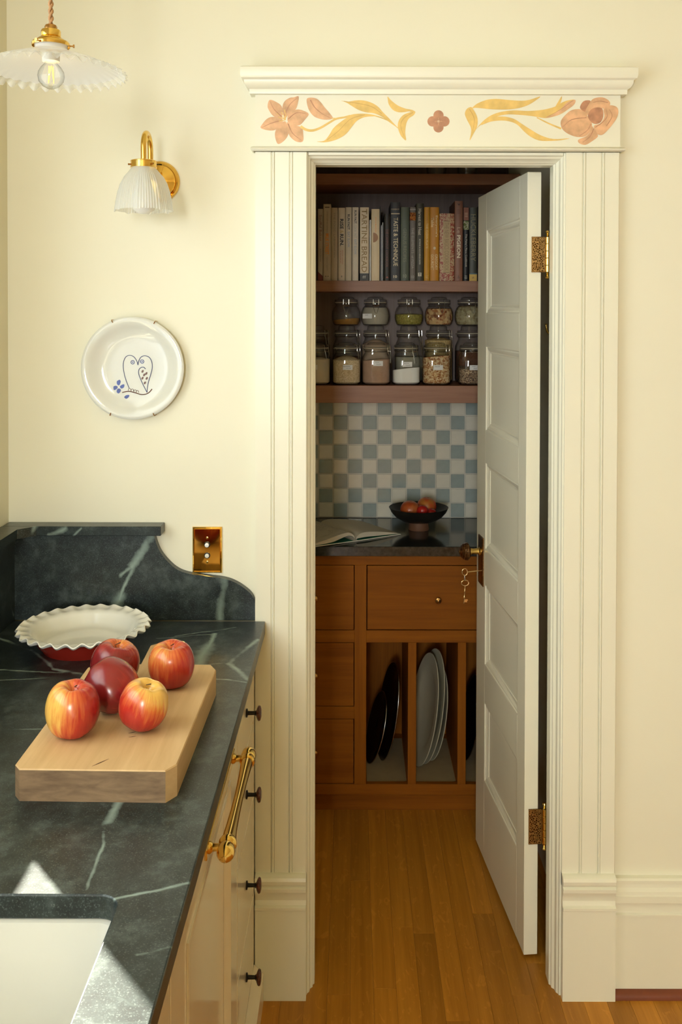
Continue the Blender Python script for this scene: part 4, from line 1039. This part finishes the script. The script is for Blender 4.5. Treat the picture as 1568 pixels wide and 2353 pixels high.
B = book(.2200, .2475, .272, (0.062, 0.055, 0.030), 'dark olive cookbook with white serif-like lettering left of the yellow one'); spine(B, 'Harvest to Heat', .207, .092, .011, (.62, .56, .42), .004); spine(B, 'ESTRINE & KOCHENDORFER', .102, .09, .0045, (.66, .62, .5), .01); band(B, .016, .029, (.62, .58, .46), .006); across(B, 'T', .0225, .007, .009, (.05, .045, .03), .02, y=-.0009)
B = book(.2485, .2690, .259, (0.660, 0.320, 0.022), 'narrow bright yellow-orange cookbook'); spine(B, 'THE CLEAN PLATE', .158, .088, .0075, (.85, .60, .22), .008); spine(B, 'Gwyneth', .232, .04, .007, (.55, .22, .02)); across(B, 'GC', .014, .010, .010, (.85, .6, .2))
B = book(.2692, .3015, .259, (0.600, 0.250, 0.012), 'wide orange cookbook with two lines of cream lettering'); spine(B, "Everyone's", .192, .075, .0095, (.86, .66, .34), .015, .0065); spine(B, 'Table', .206, .034, .0095, (.86, .66, .34), .015, -.0075); spine(B, 'GREGORY', .066, .056, .0095, (.86, .66, .34), .015, .0065); spine(B, 'GOURDET', .066, .056, .0095, (.86, .66, .34), .015, -.0075)
MB().prism([(.0045 * math.cos(i * PI / 8), .115 + .0052 * math.sin(i * PI / 8)) for i in range(16)], 'y', -.0005, .003).build('spot', ink((.80, .62, .35)), B, 0)
flor, t_, b_ = nt('floral_cover')
nz = N(t_, 'TexNoise', Scale=85.0, Detail=3.0, Distortion=2.2); L(t_, coords(t_), nz.inputs['Vector'])
L(t_, ramp(t_, nz.outputs['Fac'], [(.47, (.34, .055, .028)), (.51, (.58, .40, .22))]).outputs[0], b_.inputs['Base Color'])
B = book(.3025, .3555, .237, None, 'thick short cookbook with a red floral spine', mat=flor); band(B, .028, .212, (.52, .36, .17), x0=-.0135, x1=.0115, y=-.0006); spine(B, 'THE NEW BASICS COOKBOOK', .120, .170, .0155, (.30, .19, .07), y=-.0009, dx=-.001); band(B, .029, .031, (.25, .14, .05), x0=-.012, x1=.010, y=-.0009); band(B, .209, .211, (.25, .14, .05), x0=-.012, x1=.010, y=-.0009)
B = book(.3560, .3850, .281, (0.270, 0.115, 0.065), 'tallest rose-brown cookbook with heavy white capitals'); spine(B, 'Le', .178, .02, .012, (.55, .36, .24)); spine(B, 'PIGEON', .121, .080, .0130, (.80, .68, .48), .03); across(B, 'v', .268, .010, .007, (.06, .02, .012), .02)
for i in range(4): band(B, .236 + i * .0045, .2375 + i * .0045, (.17, .06, .035), .007)
across(B, '&', .014, .009, .011, (.10, .04, .025))
B = book(.3865, .4060, .260, (0.012, 0.011, 0.010), 'slim black cookbook with a rust top band'); band(B, .213, .258, (.26, .085, .04)); band(B, .180, .211, None, mat=speckle('garden_photo', [(.10, .12, .03), (.25, .28, .12), (.45, .42, .3)], 200.0), name='photo_panel'); spine(B, "The Paley's Place Cookbook", .107, .116, .0075, (.70, .64, .52)); spine(B, '10', .013, .010, .009, (.6, .55, .45)); spine(B, 'III', .232, .014, .010, (.55, .35, .22))
B = book(.4075, .4355, .258, (0.055, 0.058, 0.042), 'dark green cookbook with yellow foot band beside the door edge'); spine(B, 'HUCKLEBERRY', .152, .165, .0175, (.24, .20, .09)); band(B, 0, .0235, (.66, .42, .07)); band(B, .0235, .027, (.05, .12, .15)); across(B, 'z', .012, .010, .006, (.2, .12, .05))
B = book(.4370, .4600, .262, (0.030, 0.025, 0.030), 'black cookbook partly hidden by the door edge')

# ------------------------------------------------------------------ glass clamp jars
def jar(c, w_, h, fill, fmat, label, square=True, clamp=35.0, mound=0.0, paper=None, lines=(), belly=False, slope=0.0, paper_dx=0.0, paper_z=None, low=False):
    o = empty('clamp_jar', c); a = w_ / 2
    nk = a * (.88 if square else .80); hb = h * (.70 if square else .72)
    ex = 3.6 if square else 2.0
    def sq(r, an):
        cs, sn = abs(math.cos(an)), abs(math.sin(an))
        return r / (cs ** ex + sn ** ex) ** (1 / ex)
    def W(shape):
        def f(r, z, an):
            k = 1.0 if z < hb * .86 else max(0.0, 1 - (z - hb * .86) / (hb * .22))
            return (r * (1 - k) + sq(r, an) * k if square else r), z
        return f
    if square: pf = [(a * .80, 0), (a * .95, .002), (a, .008), (a, hb * .82), (a * .985, hb * .92), (nk * .98, hb * 1.03), (nk * .90, hb * 1.08), (nk * .90, hb * 1.13), (nk, hb * 1.15), (nk, hb * 1.20), (nk * .88, hb * 1.22)]
    else: pf = [(a * .74, 0), (a * .86, .003), (a * .97, h * .16), (a, h * .30), (a * .97, h * .48), (a * .86, h * .62), (nk * .92, hb * .94), (nk * .90, hb * 1.0), (nk, hb * 1.02), (nk, hb * 1.07), (nk * .88, hb * 1.09)]
    zt = pf[-1][1]
    MB().lathe(pf, 48, wob=W(0), caps=False).build('glass_body', M['glass'], o, 50)
    MB().lathe([(0, 0.0015), (a * .78, .0015), (a * .80, .0005)], 48, wob=W(0), caps=False).build('glass_base', M['glass'], o, 50)
    MB().lathe([(nk * .90, zt), (nk * .96, zt + .001), (nk * .97, zt + .0025), (nk * .90, zt + .0035)], 40, caps=False).build('gasket', plain('gasket', (.62, .55, .42), .6), o, 50)
    MB().lathe([(nk * .96, zt + .0035), (nk * 1.0, zt + .0055), (nk, zt + .0105), (nk * .94, zt + .0125), (nk * .72, zt + .0125), (nk * .66, h - .0025), (nk * .5, h - .0005), (0, h - .001)], 40).build('glass_lid', M['glass'], o, 50)
    # filling
    if fill:
        ai = a * .955; top = fill * h
        def fw(r, z, an):
            rr = (sq(r, an) if square and z < hb * .95 else r)
            return rr, z + (slope * math.cos(an + .6) * (r / ai) * h if z >= top - 1e-6 else 0)
        if square: pr_ = [(0, .004), (ai * .82, .004), (ai, .010), (ai, top), (ai * .6, top + mound * h * .6), (ai * .25, top + mound * h), (0, top + mound * h)]
        else:
            def rad(z):
                for (r0, z0), (r1, z1) in zip(pf, pf[1:]):
                    if z0 <= z <= z1: return (r0 + (r1 - r0) * (z - z0) / max(1e-6, z1 - z0)) * .955
                return pf[0][0] * .9
            zz = [.004 + (top - .004) * i / 6 for i in range(7)]
            pr_ = [(0, .004)] + [(rad(z), z) for z in zz] + [(rad(top) * .6, top + mound * h * .6), (0, top + mound * h)]
        MB().lathe(pr_, 48, wob=fw).build('contents', fmat, o, 50)
    # wire clamp: ring round the neck and a lever at one side
    zn = zt - .006
    MB().tube([(nk * .97 * math.cos(i * PI / 16), nk * .97 * math.sin(i * PI / 16), zn - .006) for i in range(32)], .0008, 6, True).build('neck_wire', M['steel'], o)
    an = math.radians(-clamp); d = Vector((math.cos(an), math.sin(an), 0)); s_ = Vector((-d.y, d.x, 0))
    R_ = nk * 1.04
    b = MB()
    for sg in (-.010, .010):
        b.tube([d * (R_ * .8) + s_ * sg + Vector((0, 0, zt + .014)), d * (R_ + .002) + s_ * sg + Vector((0, 0, zt + .012)), d * (R_ + .003) + s_ * sg + Vector((0, 0, zn - .004))], .0009, 6)
    ld = h * .30
    b.tube([d * (R_ + .003) + s_ * .010 + Vector((0, 0, zn)), d * (R_ + .006) + s_ * .009 + Vector((0, 0, zn - .012)), d * (R_ + .008) + s_ * .003 + Vector((0, 0, zn - ld)), d * (R_ + .008) - s_ * .003 + Vector((0, 0, zn - ld)), d * (R_ + .006) - s_ * .009 + Vector((0, 0, zn - .012)), d * (R_ + .003) - s_ * .010 + Vector((0, 0, zn))], .0009, 6)
    b.tube([d * (R_ + .003) - s_ * .012 + Vector((0, 0, zn - .003)), d * (R_ + .003) + s_ * .012 + Vector((0, 0, zn - .003))], .0012, 6)
    b.build('wire_clamp', M['steel'], o)['kind'] = 'stuff'
    d2 = -d
    MB().tube([d2 * nk * .98 - s_ * .007 + Vector((0, 0, zn - .004)), d2 * (R_ + .004) - s_ * .006 + Vector((0, 0, zt)), d2 * (R_ + .004) + s_ * .006 + Vector((0, 0, zt)), d2 * nk * .98 + s_ * .007 + Vector((0, 0, zn - .004))], .0009, 6).build('wire_hinge', M['steel'], o)
    if paper:
        pz_ = paper_z if paper_z else h * .42; lw, lh = .034, .0175
        yy = -a * (1.004 if square else 1.0) - .0006
        lb = MB().box(paper_dx - lw / 2, paper_dx + lw / 2, yy - .0003, yy, pz_ - lh / 2, pz_ + lh / 2).build('paper_label', M['labelp'], o, 0)
        for i, tx in enumerate(lines):
            fit_text('handwriting', tx, M['ink'], lb, (paper_dx - .003 + .006 * i, yy - .0005, pz_ + .0038 - .0065 * i), (1, 0, 0.05), (.25, 0, 1), min(.0028 * len(tx), .024), .0034)
    return tag(o, label, 'jar', 'clamp-top glass jars in the pantry')
oats = speckle('oat_fill', [(.48, .34, .18), (.62, .47, .28), (.70, .56, .36)], 420.0)
flour = plain('pale_flour', (.62, .52, .38), .9, var=.04); cocoa = plain('cocoa_fill', (.40, .25, .17), .9, var=.10, scale=60)
bpow = plain('white_powder', (.86, .85, .82), .9, var=.02); musli = speckle('muesli_fill', [(.30, .10, .03), (.62, .42, .20), (.72, .58, .36), (.42, .20, .07)], 210.0)
wrice = speckle('wild_rice_fill', [(.05, .025, .02), (.40, .26, .15), (.10, .045, .03), (.55, .42, .28)], 330.0)
spice = plain('ground_spice', (.34, .17, .035), .9, var=.1); salt = plain('grey_salt', (.42, .38, .30), .9, var=.05)
pist = speckle('pistachio_fill', [(.20, .19, .03), (.38, .33, .07), (.28, .22, .05)], 260.0); nuts = speckle('mixed_nut_fill', [(.22, .06, .02), (.70, .50, .25), (.38, .14, .05), (.62, .42, .2)], 105.0)
seeds = speckle('seed_fill', [(.34, .29, .16), (.46, .40, .24), (.26, .20, .10)], 130.0); grain = speckle('grain_fill', [(.50, .34, .13), (.58, .44, .22), (.40, .25, .08)], 330.0)
pinks = plain('pink_salt', (.60, .42, .30), .9, var=.04); dkf = plain('dark_lentil', (.16, .06, .03), .9, var=.3, scale=160)
JZ = 1.4372; FYJ = 1.062; MYJ = 1.185; MH = .209
jar((-.131, FYJ, JZ), .100, .150, .60, flour, 'jar of pale flour in the front row cut off by the left door jamb', clamp=40, mound=.04, paper=True, lines=('Flour',), paper_dx=-.012)
jar((-.023, FYJ, JZ), .101, .150, .58, oats, 'front jar of pale oats, left of the cocoa jar', clamp=30, mound=.10, paper=True, lines=('Buckwheat', 'Cereal'), paper_dx=.004)
jar((.082, FYJ, JZ), .101, .150, .58, cocoa, 'front jar of brown cocoa powder with a white label', clamp=22, mound=.03, slope=.03, paper=True, lines=('Cocoa', 'Powder'), paper_z=.077, paper_dx=.006)
jar((.189, FYJ, JZ), .101, .150, .37, bpow, 'front jar a third full of pure white powder', clamp=55, slope=.05, paper=True, lines=('Baking', 'Powder'), paper_z=.074, paper_dx=.002)
jar((.2965, FYJ, JZ), .102, .150, .66, musli, 'front jar full of coarse brown muesli', clamp=38, mound=.03, slope=.04, paper=True, lines=('Muesli',), paper_dx=.003)
jar((.4255, FYJ, JZ), .102, .150, .38, wrice, 'front jar part filled with dark wild rice, nearest the door', clamp=40, slope=-.05, paper=True, lines=('Wild', 'Rice'), paper_dx=.002)
jar((-.138, MYJ, JZ), .102, MH, .30, dkf, 'tall rear jar above the flour jar at the left jamb, nothing stacked on it', clamp=35)
jar((-.024, MYJ, JZ), .102, MH, .45, dkf, 'tall rear jar behind the oats, under the jar of ochre spice', clamp=30)
jar((.083, MYJ, JZ), .102, MH, .66, pinks, 'tall rear jar of pinkish salt under the jar of grey salt', clamp=30, mound=.09)
jar((.206, MYJ, JZ), .104, MH, .45, salt, 'tall rear jar under the jar of green pistachios', clamp=35)
jar((.315, MYJ, JZ), .104, MH, .74, grain, 'tall rear jar full of golden grain under the nut jar', clamp=30, mound=.05)
jar((.4300, MYJ, JZ), .104, MH, .55, dkf, 'tall rear jar under the seed jar, nearest the door', clamp=22)
TZ = JZ + MH + .0004
jar((-.026, MYJ, TZ), .106, .105, .20, spice, 'small round stacked jar with a little ochre spice', False, 90, slope=.05)
jar((.0815, MYJ, TZ), .106, .105, .62, salt, 'small round stacked jar full of grey salt', False, 88, paper=True, lines=('Salt',), paper_dx=-.030, paper_z=.034)
jar((.206, MYJ, TZ), .106, .105, .38, pist, 'small round stacked jar of green pistachios', False, 90, mound=.04)
jar((.317, MYJ, TZ), .106, .105, .58, nuts, 'small round stacked jar of mixed nuts', False, 82, mound=.04)
jar((.4290, MYJ, TZ), .108, .105, .68, seeds, 'small round stacked jar of pale seeds, nearest the door', False, 82, mound=.03)
# glasses on the top shelf, only their feet show under the door head
for x, lb in ((.295, 'left-hand clear glass on the topmost shelf, only its foot showing'), (.405, 'right-hand clear glass on the topmost shelf, only its foot showing')):
    g = empty('drinking_glass', (x, 1.06, 2.179))
    MB().lathe([(.0, .006), (.028, .006), (.033, .02), (.037, .11), (.0385, .11), (.036, .02), (.033, .002), (.030, .0), (0, .0)], 32).build('tumbler', M['glass'], g, 40)
    tag(g, lb, 'glass', 'glasses on the topmost shelf')

# ------------------------------------------------------------------ on the pantry worktop
PZ = .914
bw = empty('fruit_bowl', (.237, 1.075, PZ))
MB().lathe([(0, .0285), (.03, .027), (.060, .033), (.084, .047), (.099, .064), (.106, .079), (.107, .0802), (.106, .0808), (.097, .067), (.081, .0515), (.058, .039), (.03, .0335), (0, .033)], 56).build('bowl', M['bowl'], bw, 50)
MB().lathe([(0, 0), (.036, 0), (.037, .002), (.034, .028), (0, .029)], 40).build('foot', M['foot'], bw, 40)
tag(bw, 'black footed bowl holding fruit on the pantry worktop', 'bowl')
FP = catmull([(0, .86), (.18, .90), (.45, .86), (.75, .66), (.95, .32), (1.0, -.02), (.93, -.40), (.72, -.74), (.40, -.95), (.15, -1.0), (0, -.98)], 3)
def fruit(name, c, R, col, col2, label, tilt=(0, 0, 0)):
    m_, t, b_ = nt(name + '_skin')
    nz = N(t, 'TexNoise', Scale=22.0, Detail=3.0); L(t, coords(t), nz.inputs['Vector'])
    L(t, ramp(t, nz.outputs['Fac'], [(.40, col), (.62, col2)]).outputs[0], b_.inputs['Base Color']); b_.inputs['Roughness'].default_value = .32
    o = empty(name, c); o.rotation_euler = tilt
    MB().lathe([(r * R, z * R) for r, z in FP], 36, wob=lambda r, z, a: (r * (1 - .035 * math.exp(-(((a + PI / 2 + PI) % (2 * PI) - PI) / .18) ** 2)), z)).build('flesh', m_, o, 60)
    MB().tube([(0, 0, .82 * R), (.002, 0, .93 * R)], .0014, 6).build('stem', M['cord'], o)
    return tag(o, label, 'fruit', 'fruit in the black bowl')
fruit('peach', (.205, 1.060, PZ + .0725), .0355, (.42, .07, .015), (.50, .13, .03), 'brown-orange peach at the left in the bowl', (.1, .1, 0))
fruit('nectarine', (.268, 1.105, PZ + .077), .0350, (.50, .17, .03), (.55, .05, .02), 'large yellow-orange nectarine behind the red plum', (.2, 0, 1))
fruit('plum', (.2475, 1.034, PZ + .0755), .0205, (.38, .008, .008), (.48, .015, .01), 'small glossy red plum in front of the nectarine', (-.2, .2, 0))
fruit('plum', (.2360, 1.086, PZ + .0560), .0195, (.30, .006, .008), (.42, .02, .01), 'red plum lying low in the middle of the bowl', (.3, 0, 0))
fruit('plum', (.2800, 1.052, PZ + .0620), .0195, (.34, .008, .008), (.46, .02, .01), 'red plum half hidden at the right of the bowl', (.2, .3, 0))

# open cookbook, spine towards the viewer
ob = empty('open_cookbook', (.010, .888, PZ), math.radians(33))
HB = .245
pgm, t, b_ = nt('printed_page')
tc = N(t, 'TexCoord'); sp_ = N(t, 'SeparateXYZ'); L(t, tc.outputs['Object'], sp_.inputs[0])
ln = math_(t, 'FRACT', math_(t, 'MULTIPLY', sp_.outputs[1], 150.0)); nz = N(t, 'TexNoise', Scale=1.0, Detail=1.0)
mp = N(t, 'Mapping'); mp.inputs['Scale'].default_value = (260, 150, 0); L(t, tc.outputs['Object'], mp.inputs[0]); L(t, mp.outputs[0], nz.inputs['Vector'])
big = N(t, 'TexNoise', Scale=22.0); L(t, tc.outputs['Object'], big.inputs['Vector'])
ms = math_(t, 'MULTIPLY', math_(t, 'MULTIPLY', math_(t, 'LESS_THAN', ln, .42), math_(t, 'GREATER_THAN', nz.outputs['Fac'], .46)), math_(t, 'GREATER_THAN', big.outputs['Fac'], .47))
inx = math_(t, 'MULTIPLY', math_(t, 'LESS_THAN', sp_.outputs[0], -.02), math_(t, 'GREATER_THAN', sp_.outputs[1], .03))
L(t, mixc(t, math_(t, 'MULTIPLY', math_(t, 'MULTIPLY', ms, inx), .55), (.60, .54, .43), (.16, .13, .10)), b_.inputs['Base Color']); b_.inputs['Roughness'].default_value = .7
def leafblock(top, bot, name, mat):
    poly = catmull(top, 4) + catmull(bot, 4)[::-1]
    return MB().prism(poly, 'y', 0.0, HB).build(name, mat, ob, 50)
leafblock([(-.002, .006), (-.006, .020), (-.020, .031), (-.040, .034), (-.075, .029), (-.12, .020), (-.182, .0105)], [(-.001, .005), (-.006, .014), (-.016, .021), (-.032, .0235), (-.06, .0175), (-.10, .009), (-.182, .0065)], 'page_block', pgm)
leafblock([(.002, .006), (.006, .016), (.020, .025), (.045, .027), (.09, .0225), (.14, .014), (.180, .0055)], [(.001, .005), (.006, .009), (.018, .010), (.045, .0105), (.09, .0085), (.14, .0065), (.180, .0042)], 'page_block', pgm)
MB().prism([(-.006, .0035), (-.19, .0062), (-.19, .0036), (-.006, .0008)], 'y', -.003, HB + .003).build('cover_board', M['paper'], ob, 0)
MB().prism([(.006, .0035), (.187, .0035), (.187, .0008), (.006, .0008)], 'y', -.003, HB + .003).build('cover_board', M['paper'], ob, 0)
MB().prism([(-.006, .0008), (.006, .0008), (.006, .004), (-.006, .004)], 'y', -.003, HB + .003).build('spine', M['paper'], ob, 0)
MB().prism([(-.010, .0038), (-.183, .0064), (-.183, .0070), (-.010, .0044)], 'y', .0, HB).build('endpaper', M['green'], ob, 0)
MB().prism([(.010, .0037), (.182, .0037), (.182, .0042), (.010, .0042)], 'y', .0, HB).build('endpaper', M['green'], ob, 0)
tag(ob, 'open cookbook with green endpapers lying on the pantry worktop', 'book')

# ------------------------------------------------------------------ trays and platters standing in the slots
def dish_profile(R, d):
    return [(0, 0), (R * .62, 0), (R * .70, .004 + d * .2), (R * .82, d * .7), (R, d), (R * 1.0, d + .003), (R * .80, d * .7 + .004), (R * .68, .006 + d * .2), (R * .6, .004), (0, .004)]
def lean(name, part, c, R, sx, d, lean_deg, yaw, mat, label, group, cat, rim=False):
    o = empty(name, c)
    Mt = Matrix.Rotation(math.radians(yaw), 4, 'Z') @ Matrix.Rotation(math.radians(lean_deg - 90), 4, 'Y') @ Matrix.Diagonal((1, sx, 1, 1))
    m_ = MB().lathe(dish_profile(R, d), 56, (0, 0, 0), Mt)
    zmin = min(v[2] for v in m_.v)
    m_.v = [(x, y, z - zmin) for x, y, z in m_.v]
    m_.build(part, mat, o, 40)
    if rim:
        MB().tube([tuple(Mt @ Vector((R * math.cos(i * PI / 24), R * math.sin(i * PI / 24), d + .002)) - Vector((0, 0, zmin))) for i in range(48)], .0016, 6, True).build('rim', M['steel'], o, 60)
    return tag(o, label, cat, group)
gp = 'white platters in the slot'
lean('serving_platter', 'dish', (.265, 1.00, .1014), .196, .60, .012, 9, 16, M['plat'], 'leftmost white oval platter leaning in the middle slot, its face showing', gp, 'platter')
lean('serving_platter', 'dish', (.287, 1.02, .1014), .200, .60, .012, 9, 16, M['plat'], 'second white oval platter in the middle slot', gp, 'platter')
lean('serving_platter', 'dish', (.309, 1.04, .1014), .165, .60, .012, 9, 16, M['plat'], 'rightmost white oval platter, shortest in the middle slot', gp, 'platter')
gp = 'dark pans in the left slot'
lean('baking_pan', 'dish', (.104, 1.02, .1014), .125, .70, .020, 14, 14, M['dkmetal'], 'leftmost dark metal pan leaning in the left slot', gp, 'pan', True)
lean('baking_pan', 'dish', (.140, 1.04, .1014), .172, .60, .012, 9, 14, M['dkmetal'], 'dark metal tray behind the leaning pan in the left slot', gp, 'pan', True)
lean('baking_pan', 'dish', (.440, 1.04, .1014), .150, .60, .018, 10, 10, M['dkmetal'], 'dark metal pan in the slot behind the open door', gp, 'pan', True)
# coat hook on the pantry side wall, seen through the hinge gap
hk = empty('coat_hook', (PX1, .34, 1.648))
MB().lathe([(0, 0), (.014, 0), (.014, .003), (0, .005)], 20, (0, 0, 0), Matrix.Rotation(-PI / 2, 4, 'Y')).build('base', M['brass'], hk, 40)
MB().tube(catmull([(-.004, 0, 0), (-.02, 0, -.012), (-.035, 0, -.010), (-.040, 0, .006), (-.040, 0, .014)], 4), [.003] * 16 + [.0045], 8).build('hook', M['brass'], hk, 50)
tag(hk, 'small brass coat hook glimpsed through the gap beside the door hinges', 'hook')
